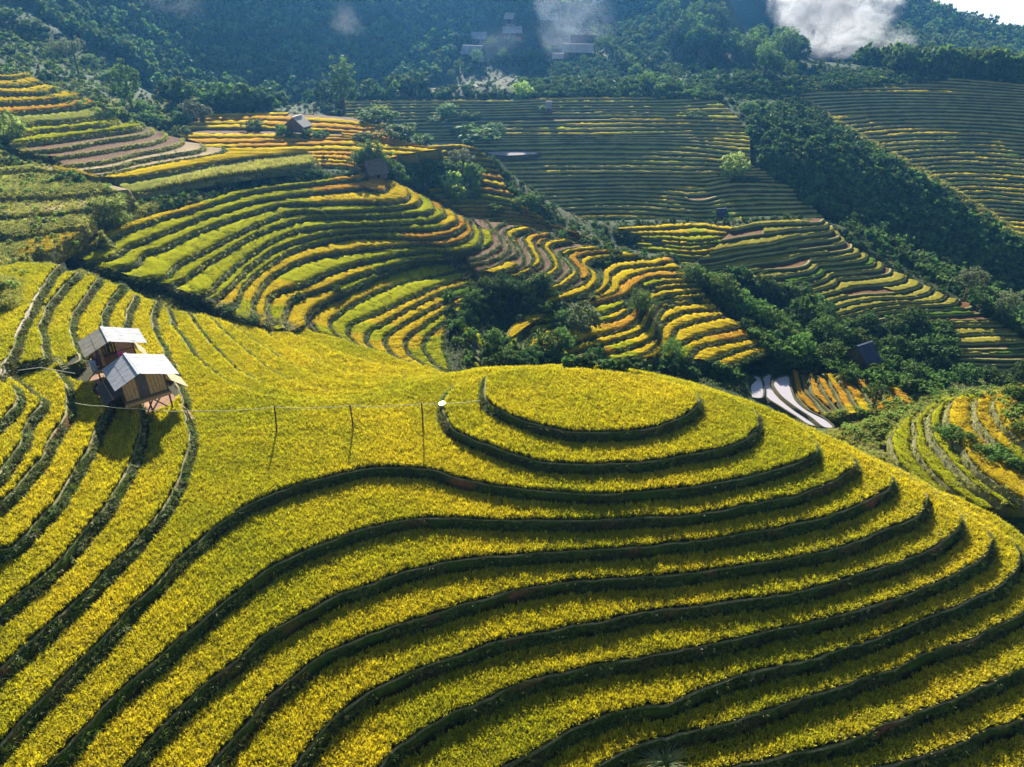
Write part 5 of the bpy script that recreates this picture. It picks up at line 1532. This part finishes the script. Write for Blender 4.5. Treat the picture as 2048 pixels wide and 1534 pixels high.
g = 'bushes in the gully below the stubble terraces'
for a in ((942,620,50,50),(972,604,62,60),(1012,602,54,54),(1050,594,54,50),(1086,582,44,40),(992,636,44,40),(936,648,36,34),(1062,618,36,34),(1010,570,36,34),(965,634,40,40)):
    bush(*a, 'leaf_mid' if a[0] % 2 else 'leaf_dark', 'leafy bush in the gully below the brown S-curve terraces', g, spiky=a[0] % 4 == 0)
g = 'bushes behind the crest of the near hill'
for a in ((1086,712,62,62),(1128,700,54,62),(1120,655,50,42),(1060,728,50,42),(1020,720,42,36),(1186,726,42,48),(990,695,34,44),(1105,728,60,40),(1150,735,40,30)):
    bush(*a, 'leaf_dark' if a[0] % 3 else 'leaf_mid', 'dark bush at the middle spur foot above the near crest', g)
bush(1166, 668, 64, 82, 'leaf_pale', 'feathery grey-green bush, tallest among those above the crest of the near hill', None)
bush(1281, 628, 54, 54, 'leaf_mid', 'spiky green bush alone in the fold of the middle spur', None, True)
bush(1344, 732, 54, 66, 'leaf_mid', 'green bush at the lower end of the middle spur', None, True)
g = 'hedge running down between the middle and the shaded spur'
for a in ((1380,562,44,42),(1406,576,52,52),(1438,594,54,56),(1466,612,54,52),(1490,630,60,58),(1516,650,60,60),(1546,668,60,54),(1572,690,60,56),(1600,712,52,62)):
    bush(*a, 'leaf_mid', 'bush with sunlit top in the hedge between two spurs', g)
g2 = 'overgrown hollow beside the shaded spur'
for a in ((1482,566,44,42),(1530,600,62,60),(1562,610,62,60),(1592,622,70,70),(1612,652,72,80),(1636,690,64,70),(1684,700,72,62),(1724,704,62,52),(1780,676,62,52),(1832,664,62,50),(1800,716,72,62),(1852,726,82,72),(1882,756,62,52),(1762,744,52,42),(1692,764,44,34),(1932,768,62,44),(1992,770,62,44),(1660,725,60,50),(1740,655,44,36),(1640,640,60,60),(1820,760,60,44),(2046,770,44,54),(1720,735,50,40)):
    bush(*a, 'leaf_dark', 'dark bush in the overgrown hollow below the shaded spur', g2)
tree(1926, 604, 78, 'round', 'leaf_pale', 'tree with a whitish lit top in the dark gully, left of the pair')
tree(2004, 648, 72, 'round', 'leaf_pale', 'sunlit pale green round tree in the dark gully at the right edge')
tree(1744, 822, 66, 'round', 'leaf_dark', 'small dark tree standing beside the orange terraces')
bush(1465, 352, 62, 56, 'leaf_lite', 'bush with a bright top alone on the hazy terraced slope', None)
tree(690, 228, 104, 'tall', 'leaf_mid', 'tall slender tree standing where the wooded mountain meets the fields')
tree(266, 222, 96, 'tall', 'leaf_mid', 'tall narrow tree with pale lit edges above the overgrown terraces')
tree(158, 152, 72, 'flat', 'leaf_pale', 'thin flat-topped tree on the upper left slope')
bush(14, 292, 74, 84, 'leaf_lite', 'large bright bush at the left edge above the brown terraces', None)
bush(396, 244, 66, 50, 'leaf_pale', 'rounded grey-green bush at the edge of the orange fields', None)
bush(360, 252, 50, 36, 'leaf_dark', 'dark bush beside the rounded grey-green bush', None)
bush(506, 260, 42, 24, 'leaf_mid', 'single round bush in the middle of the orange fields', None)
g = 'bushes round the small field hut'
for a in ((566,272,36,30),(612,278,36,22),(640,278,36,20),(584,277,26,16)): bush(*a, 'leaf_mid', 'low bush beside the small field hut at the valley head', g)
g = 'bushes along the stream'
for a in ((722,332,48,46),(746,338,54,62),(764,350,60,58),(802,372,32,40),(790,352,36,36),(892,348,44,32),(938,376,62,66),(952,402,24,50),(992,430,38,30),(1032,420,32,28),(1062,412,44,30),(870,362,30,20),(822,372,24,30)):
    bush(*a, 'leaf_mid', 'green bush growing along the stream below the orange spur', g)
for a in ((906,392,54,52),(918,404,52,46)): bush(*a, 'leaf_lite', 'bright yellow-green bush growing along the stream', 'bright bushes by the stream')
bush(920, 336, 56, 46, 'leaf_pale', 'pale round bush above the bright bushes of the stream', None)
bush(1126, 478, 16, 26, 'leaf_mid', 'single small upright shrub on the crest of the middle spur', None)
g = 'bushes on the hazy slope'
for a in ((760,246,82,36),(790,276,80,32),(842,290,50,24),(950,280,110,36),(890,230,50,24),(878,246,62,18),(932,240,32,20),(952,240,28,20),(990,270,50,24),(730,282,46,22),(1440,440,44,26),(1395,238,40,20),(1500,225,40,24),(820,262,36,20),(1080,222,28,12)):
    bush(*a, 'leaf_mid', 'bluish bush among thin terraces of the hazy slope', g)
g = 'trees on the far right ridge'
for a in ((1684,122,42,'tall'),(1696,120,36,'round'),(1716,122,44,'tall'),(1742,128,24,'round'),(1814,140,46,'round'),(1640,140,22,'round'),(1780,142,20,'round'),(1830,146,20,'round'),(1766,136,18,'round')):
    tree(a[0], a[1], a[2], a[3], 'leaf_dark', 'dark tree on the far right ridge before the cloud', g)
g = 'grove right of the village'
rr = random.Random(5)
for i in range(46):
    u = rr.uniform(1330, 1590); v = 40 + (u - 1330) * 0.30 + rr.uniform(0, 60)
    tree(u, v, rr.uniform(36, 66), rr.choice(['tall', 'round', 'round']), rr.choice(['leaf_dark', 'leaf_mid', 'leaf_mid']), 'tree in the grove on the ridge right of the village', g)
g = 'trees among the village houses'
for a in ((1212,108,36),(1196,106,26),(985,112,36),(1005,128,30),(1050,138,38),(1062,130,30),(955,135,34),(1085,110,30),(940,62,26),(965,60,30),(1100,85,26),(1128,76,20),(1022,100,26),(918,150,30),(905,165,26),(1075,128,28),(1095,118,24),(1165,130,20)):
    tree(*a, 'round', 'leaf_mid', 'bluish tree among the houses of the hillside village', g)
g = 'hedge below the village'
for a in ((1240,128,26,40),(1254,140,32,34),(1274,156,36,34),(1294,172,38,34),(1316,190,42,30),(1332,168,34,16),(1385,196,46,22)):
    bush(*a, 'leaf_mid', 'bush in the hedge down the hillside right of the village', g)
bush(1042, 196, 46, 38, 'leaf_lite', 'bright round bush at the lower edge of the pale field below the village', None)
bush(210, 452, 92, 66, 'leaf_lite', 'tall clump of bright green bamboo grass beside the footpath slope', None, True)
g = 'bushes by the overgrown terraces'
for a in ((300,250,60,30),(330,262,50,30),(360,275,44,26),(290,225,40,30),(215,165,50,26),(240,190,40,30),(180,130,50,24),(120,100,46,24),(60,60,50,24),(20,40,50,30)):
    bush(*a, 'leaf_mid', 'shaggy bush on the upper left slope by the terraces', g)
g = 'bushes on the right hillside'
for a in ((1880,868,34,24),(1905,876,46,30),(1930,884,44,26),(1966,912,44,26),(2000,925,56,34),(2035,935,50,30),(2040,870,40,30),(1880,795,26,14),(1910,790,30,14),(1990,772,24,16),(1870,790,30,12),(2030,800,50,40)):
    bush(*a, 'leaf_mid', 'dull green bush on the banks of the sunny right hillside', g)
g = 'scrub in the bowl gully'
for a in ((180,538,36,14),(230,552,40,16),(290,572,40,18),(345,592,44,18),(395,606,44,16),(450,624,44,16),(500,646,40,14),(140,528,40,16),(600,602,26,20),(676,588,24,22),(590,608,30,16)):
    bush(*a, 'leaf_dark', 'low dark scrub in the gully that crosses the bowl', g)
# grass clump in the bottom foreground
p = hit(1330, 1538)
V, F, T = blades(130, 1.0, 0.14, 1.25, 0.026, 0.78, 7, 77, 0.6)
M['clump'] = leafmat('pale_clump_grass', [(0.0, (0.06, 0.10, 0.02)), (0.5, (0.26, 0.36, 0.10)), (1.0, (0.70, 0.68, 0.40))], trans=0.45, var=0.0)
o = mesh_obj('grass_clump', V, F, M['clump'], col=T); o.location = (p.x, p.y, p.z + 0.15); o.scale = (1.5, 1.5, 1.5)
tag(o, 'pale fountain-shaped grass clump at the bottom edge', 'grass clump')

# ------------------------------------------------------------------ undergrowth and forest, too many to count
OPEN = [np.array([(1478,742),(1590,738),(1600,790),(1690,862),(1600,860),(1480,805)], float), np.array([(895,196),(1030,194),(1045,134),(948,132)], float)]
def clear(q):
    """drop plants that would stand on the flooded paddies or the cleared field"""
    u = to_px(q); k = np.ones(len(q), bool)
    k &= ~inside(OPEN[0], u)
    k &= ~(inside(OPEN[1], u) & (rng.random(len(q)) < 0.85))
    return q[k]
def spread(poly_px, n, seed, only_ground=True, dmax=1e9):
    """random land points that show inside a photo polygon"""
    r = np.random.default_rng(seed); poly = np.array(poly_px, float)
    lo, hi = poly.min(0), poly.max(0); out = []
    tries = 0
    while len(out) < n and tries < 40:
        q = r.uniform(lo, hi, (n, 2)); q = q[inside(poly, q)]; tries += 1
        for u, v in q:
            p = hit(u, v)
            if p is None or p.y > dmax: continue
            out.append((p.x, p.y, p.z))
            if len(out) >= n: break
    return clear(np.array(out))
def canopy(name, n, R, leaf, mt, seed, sq=(1, 1, 1.1)):
    V, F, T = crown_mesh(seed, n, 9, R, leaf, sq, 0.4); return proto(name, V, F, T, M[mt])
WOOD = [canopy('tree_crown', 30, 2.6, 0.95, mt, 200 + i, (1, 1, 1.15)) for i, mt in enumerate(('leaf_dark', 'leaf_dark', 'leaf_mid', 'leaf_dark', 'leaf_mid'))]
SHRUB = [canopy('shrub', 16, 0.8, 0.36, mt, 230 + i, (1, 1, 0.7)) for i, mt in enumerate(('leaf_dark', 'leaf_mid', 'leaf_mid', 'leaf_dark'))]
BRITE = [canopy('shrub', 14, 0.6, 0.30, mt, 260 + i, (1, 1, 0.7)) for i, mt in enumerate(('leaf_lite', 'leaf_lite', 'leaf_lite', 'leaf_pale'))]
q = spread([(40,-10),(1000,-10),(960,60),(900,120),(870,180),(700,195),(560,215),(420,220),(330,200),(250,120),(120,60)], 2600, 1)
tag(scatter('forest', q - np.array([0, 0, .8]), WOOD, 0.55, 1.25, 0.08), 'bluish forest covering the steep mountain at the upper left', 'forest', kind='stuff')
q = spread([(1000,-10),(1330,-10),(1330,60),(1240,110),(1000,40)], 500, 2)
tag(scatter('forest', q - np.array([0, 0, .8]), WOOD, 0.5, 1.0, 0.08), 'hazy forest above the village', 'forest', kind='stuff')
I_ = [(1500,215),(1590,205),(1660,250),(1760,310),(1860,365),(1960,435),(2060,500),(2060,680),(1960,620),(1860,560),(1760,495),(1660,440),(1600,400),(1540,350),(1500,290)]
q = spread(I_, 2600, 3)
tag(scatter('undergrowth', q, SHRUB, 0.8, 2.4, 0.1), 'dark undergrowth on the slope between the two terraced spurs', 'undergrowth', kind='stuff')
q = np.vstack([spread([(1380,545),(1480,545),(1640,640),(1900,650),(1920,760),(1840,790),(1640,740),(1560,730)], 1300, 4), spread([(900,560),(1110,560),(1110,640),(1000,720),(920,740),(890,650)], 60, 5), spread([(860,725),(1480,735),(1480,760),(1100,735)], 120, 15)])
tag(scatter('undergrowth', q, SHRUB, 0.6, 1.7, 0.1), 'low undergrowth filling the valley floor between the spurs', 'undergrowth', kind='stuff')
q = np.vstack([spread([(-10,60),(60,60),(200,140),(330,240),(300,260),(120,210),(-10,150)], 500, 6), spread([(-10,240),(60,300),(160,345),(260,395),(330,420),(130,500),(60,520),(-10,700)], 120, 7)])
tag(scatter('undergrowth', q, BRITE, 0.5, 1.3, 0.15), 'sunlit weeds and scrub on the left slope', 'undergrowth', kind='stuff')
q = np.vstack([spread([(1640,830),(1860,790),(2060,760),(2060,790),(1900,800),(1790,850),(1760,900),(1660,860)], 500, 8), spread([(1990,785),(2060,775),(2060,880),(2010,850)], 150, 9)])
tag(scatter('undergrowth', q, BRITE, 0.4, 0.9, 0.15), 'weeds and vegetable plants at the foot of the right hillside', 'undergrowth', kind='stuff')
q = np.vstack([spread([(880,195),(960,120),(1240,110),(1330,190),(1420,160),(1500,130),(1900,150),(1900,160),(1500,200),(1400,200),(1300,196)], 2600, 10), spread([(690,200),(900,195),(880,180),(700,180)], 120, 11)])
tag(scatter('undergrowth', q, SHRUB, 0.5, 1.6, 0.1), 'hazy scrub on the hill below the village and along the ridge', 'undergrowth', kind='stuff')
q = spread([(920,40),(1060,20),(1230,20),(1235,120),(1100,135),(925,145)], 170, 31)
tag(scatter('village_greenery', q - np.array([0, 0, .5]), WOOD, 0.22, 0.5, 0.08), 'garden trees and bamboo crowding the village', 'trees', kind='stuff')
q = spread([(1235,60),(1430,60),(1450,150),(1310,195),(1235,150)], 260, 32)
tag(scatter('forest', q - np.array([0, 0, .6]), WOOD, 0.3, 0.7, 0.08), 'hazy trees on the hillside right of the village', 'forest', kind='stuff')
q = spread([(1588,198),(1612,198),(1740,280),(1870,352),(2060,478),(2060,502),(1850,372),(1720,294)], 1500, 33)
tag(scatter('rough_grass', q, DRY, 1.4, 2.8, 0.25), 'bright grass along the crest of the dark scrub spur', 'grass', kind='stuff')
# wooded mountain at the upper right and everything else that lies open
q = spread([(1540,-10),(2060,-10),(2060,160),(1900,150),(1560,110)], 2300, 21)
tag(scatter('forest', q - np.array([0, 0, .8]), WOOD, 0.8, 1.6, 0.08), 'dark forest on the mountain falling towards the cloud sea', 'forest', kind='stuff')
def open_ground(n, seed, box=(-20, 0, 2068, 1000), dmin=0, dmax=1e9):
    r = np.random.default_rng(seed); out = []
    for u, v in np.c_[r.uniform(box[0], box[2], n), r.uniform(box[1], box[3], n)]:
        p = hit_ground(u, v)
        if p is not None and dmin < p.y < dmax: out.append((p.x, p.y, p.z))
    return clear(np.array(out))
q = open_ground(26000, 22, dmin=118, dmax=345)
tag(scatter('undergrowth', q, SHRUB, 0.35, 1.15, 0.1), 'low scrub covering the open ground between the far terraces', 'undergrowth', kind='stuff')
# coarse grass on open ground
q = np.vstack([open_ground(15000, 12, (-20, 200, 420, 780)), spread([(-10,240),(60,300),(160,345),(260,395),(330,420),(130,520),(60,560),(-10,760)], 5000, 12)])
tag(scatter('rough_grass', q, DRY, 0.9, 1.8, 0.25), 'sunlit yellowish grass on the open slope at the left', 'grass', kind='stuff')
q = np.vstack([spread([(1640,830),(1860,790),(2060,760),(2060,800),(1900,800),(1790,860),(1760,900),(1660,870)], 3000, 13), open_ground(6000, 23, (1600, 740, 2068, 1000))])
tag(scatter('rough_grass', q, DRY, 0.8, 1.5, 0.25), 'sunlit grass at the foot of the right hillside', 'grass', kind='stuff')
q = np.vstack([spread([(130,525),(240,545),(420,600),(600,655),(600,668),(400,622),(230,570)], 900, 14), open_ground(26000, 24, (350, 180, 2068, 800), 60, 260)])
tag(scatter('rough_grass', q, GRASS, 1.0, 2.0, 0.25), 'dull grass on the slopes between the valley terraces', 'grass', kind='stuff')
# maize on the terrace above the bowl
CORN = [proto('maize', *blades(10, 1.5, 0.12, 0.5, 0.09, 0.35, 4, 400 + s, 0.5), M['drygrass']) for s in range(3)]
q = spread([(300,384),(440,356),(620,332),(628,318),(520,330),(440,343),(340,366)], 1500, 25)
tag(scatter('maize', q, CORN, 0.8, 1.2, 0.1), 'maize plants in rows on the terrace above the bowl', 'maize', kind='stuff')
# shaggy growth hanging on the valley banks
bp = []
for o in COL.objects:
    if o.name.split('.')[0] == 'terrace' and o.parent and o.parent.name.split('.')[0] in ('bowl_terraces', 'bowl_floor_terraces', 'left_slope_terraces', 'right_hillside_terraces', 'stubble_terraces', 'middle_spur_terraces'):
        me = o.data; co = np.empty(len(me.vertices) * 3, np.float32); me.vertices.foreach_get('co', co); co = co.reshape(-1, 3)
        m = 6 if len(co) % 6 == 0 else 5
        g3 = co.reshape(-1, m, 3)[1:-1]; a, b = g3[:, -3], g3[:, -1]
        k = {'left_slope_terraces': 4, 'right_hillside_terraces': 2}.get(o.parent.name.split('.')[0], 3)
        for _ in range(k):
            f = rng.random((len(a), 1)); bp.append(a * (1 - f) + b * f + rng.normal(0, 0.12, a.shape))
q = np.vstack(bp); q = q[in_view(q, 10, 10)]
x_ = to_px(q)[:, 0]; y_ = to_px(q)[:, 1]
sunny = ((x_ < 430) & (y_ < 400)) | (x_ > 1740) | ((x_ < 600) & (y_ > 430) & (rng.random(len(q)) < 0.5))  # these banks get the brighter grass: sunlight put into its colour
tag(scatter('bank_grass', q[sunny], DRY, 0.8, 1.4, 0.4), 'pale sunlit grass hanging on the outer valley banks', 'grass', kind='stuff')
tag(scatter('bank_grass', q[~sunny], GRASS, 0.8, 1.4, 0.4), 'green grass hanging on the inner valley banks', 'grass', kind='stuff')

# things alike in a group: say which one by its place along the row
ONES = ['first', 'second', 'third', 'fourth', 'fifth', 'sixth', 'seventh', 'eighth', 'ninth', 'tenth', 'eleventh', 'twelfth', 'thirteenth', 'fourteenth', 'fifteenth', 'sixteenth', 'seventeenth', 'eighteenth', 'nineteenth', 'twentieth']
def ordinal(n): return ONES[n] if n < 20 else {2: 'twenty-', 3: 'thirty-', 4: 'forty-'}[(n + 1) // 10] + (ONES[(n + 1) % 10 - 1] if (n + 1) % 10 else 'last')
def number_group(objs):
    by = {}
    for o in objs: by.setdefault(o['label'], []).append(o)
    for lb, lst in by.items():
        if len(lst) < 2: continue
        lst.sort(key=lambda o: to_px(o.location)[0][0])
        for i, o in enumerate(lst):
            o['label'] = lb + ', ' + ('leftmost' if i == 0 else 'rightmost' if i == len(lst) - 1 else ordinal(i) + ' from the left')
number_group([o for o in COL.objects if o.get('category') in ('bush', 'tree')])

# ------------------------------------------------------------------ haze, mist and smoke
def volume_box(name, lo, hi, dens, colr, aniso):
    m = MB(); m.box([(a + b) / 2 for a, b in zip(lo, hi)], [b - a for a, b in zip(lo, hi)])
    t = NT(name + '_air'); v = t.n('VolumePrincipled')
    v.inputs['Color'].default_value = (*colr, 1); v.inputs['Density'].default_value = dens; v.inputs['Anisotropy'].default_value = aniso
    t.l(v.outputs[0], t.out.inputs['Volume'])
    return m.build(name, t.m)
o = volume_box('haze', (-700, -150, -212), (760, 900, 106), 0.00021, (0.13, 0.45, 1.0), 0.6)
tag(o, 'blue haze filling the valley air', 'haze', kind='stuff')

def puff(name, label, cat, u, v, y, w, h, dens, seed, depth=None, scale=2.2, colr=(0.95, 0.96, 1.0), thr=(0.46, 0.72), tilt=0.0):
    """a drifting patch of mist or smoke: noise-broken volume fading out towards its edge"""
    c = PY(u, v, y); s = scale_at(c); rx, rz = w / s / 2, h / s / 2; ry = depth or rx * 0.5
    bm = bmesh.new(); bmesh.ops.create_icosphere(bm, subdivisions=3, radius=1.0)
    me = bpy.data.meshes.new(name); bm.to_mesh(me); bm.free()
    o = bpy.data.objects.new(name, me); COL.objects.link(o)
    o.location = c; o.scale = (rx, ry, rz); o.rotation_euler = (0, tilt, 0)
    t = NT(name + '_vapour'); p = t.n('TexCoord').outputs['Object']
    mp = t.n('Mapping'); mp.inputs['Location'].default_value = (seed * 3.7, seed * 1.3, seed); t.l(p, mp.inputs['Vector'])
    nz = t.noise(scale, 6, 0.62, mp.outputs['Vector']); nz.inputs['Distortion'].default_value = 1.3
    r = t.ramp(nz.outputs['Fac'], [(thr[0], (0, 0, 0)), (thr[1], (1, 1, 1))])
    ln = t.n('VectorMath', operation='LENGTH'); t.l(p, ln.inputs[0])
    fo = t.n('MapRange'); fo.interpolation_type = 'SMOOTHSTEP'
    for k_, v_ in (('From Min', 1.0), ('From Max', 0.25), ('To Min', 0.0), ('To Max', 1.0)): fo.inputs[k_].default_value = v_
    t.l(ln.outputs['Value'], fo.inputs['Value'])
    a = t.n('Math', operation='MULTIPLY'); t.l(r.outputs['Color'], a.inputs[0]); t.l(fo.outputs['Result'], a.inputs[1])
    b = t.n('Math', operation='MULTIPLY'); t.l(a.outputs[0], b.inputs[0]); b.inputs[1].default_value = dens
    vol = t.n('VolumePrincipled'); vol.inputs['Color'].default_value = (*colr, 1); vol.inputs['Anisotropy'].default_value = 0.65
    t.l(b.outputs[0], vol.inputs['Density']); t.l(vol.outputs[0], t.out.inputs['Volume'])
    me.materials.append(t.m)
    return tag(o, label, cat, kind='stuff')
for i, (u, v, w, h, dn) in enumerate(((1640, 26, 190, 190, 0.22), (1720, 6, 200, 150, 0.26), (1700, 74, 190, 90, 0.14), (1792, 92, 100, 84, 0.10), (1600, -20, 160, 130, 0.16))):
    puff('mist', ['bright white cloud rising behind the trees of the right ridge', 'upper part of the white cloud touching the top edge', 'low mist under the white cloud behind the ridge trees', 'thin tail of mist right of the white cloud', 'upper left shred of the white cloud'][i],
         'cloud', u, v, 350 + 3 * i, w, h, dn, 11 + 3 * i, scale=1.7 + 0.2 * i, thr=(0.43, 0.60), tilt=0.4 - 0.3 * i)
puff('mist', 'small pinkish wisp of mist on the wooded mountain', 'cloud', 694, 66, 296, 90, 130, 0.03, 3, scale=1.6, thr=(0.42, 0.75))
puff('mist', 'faint veil of mist at the top of the wooded mountain', 'cloud', 340, 14, 282, 170, 100, 0.012, 4, scale=1.5, thr=(0.4, 0.75))
puff('smoke', 'bluish smoke drifting up from the village', 'smoke', 1130, 48, 326, 250, 230, 0.016, 5, scale=2.6, colr=(0.75, 0.86, 1.0), thr=(0.40, 0.72), tilt=0.3)
puff('smoke', 'pale smoke hanging low between the village houses', 'smoke', 1060, 100, 304, 280, 120, 0.010, 6, scale=1.8, colr=(0.75, 0.86, 1.0), thr=(0.38, 0.72))
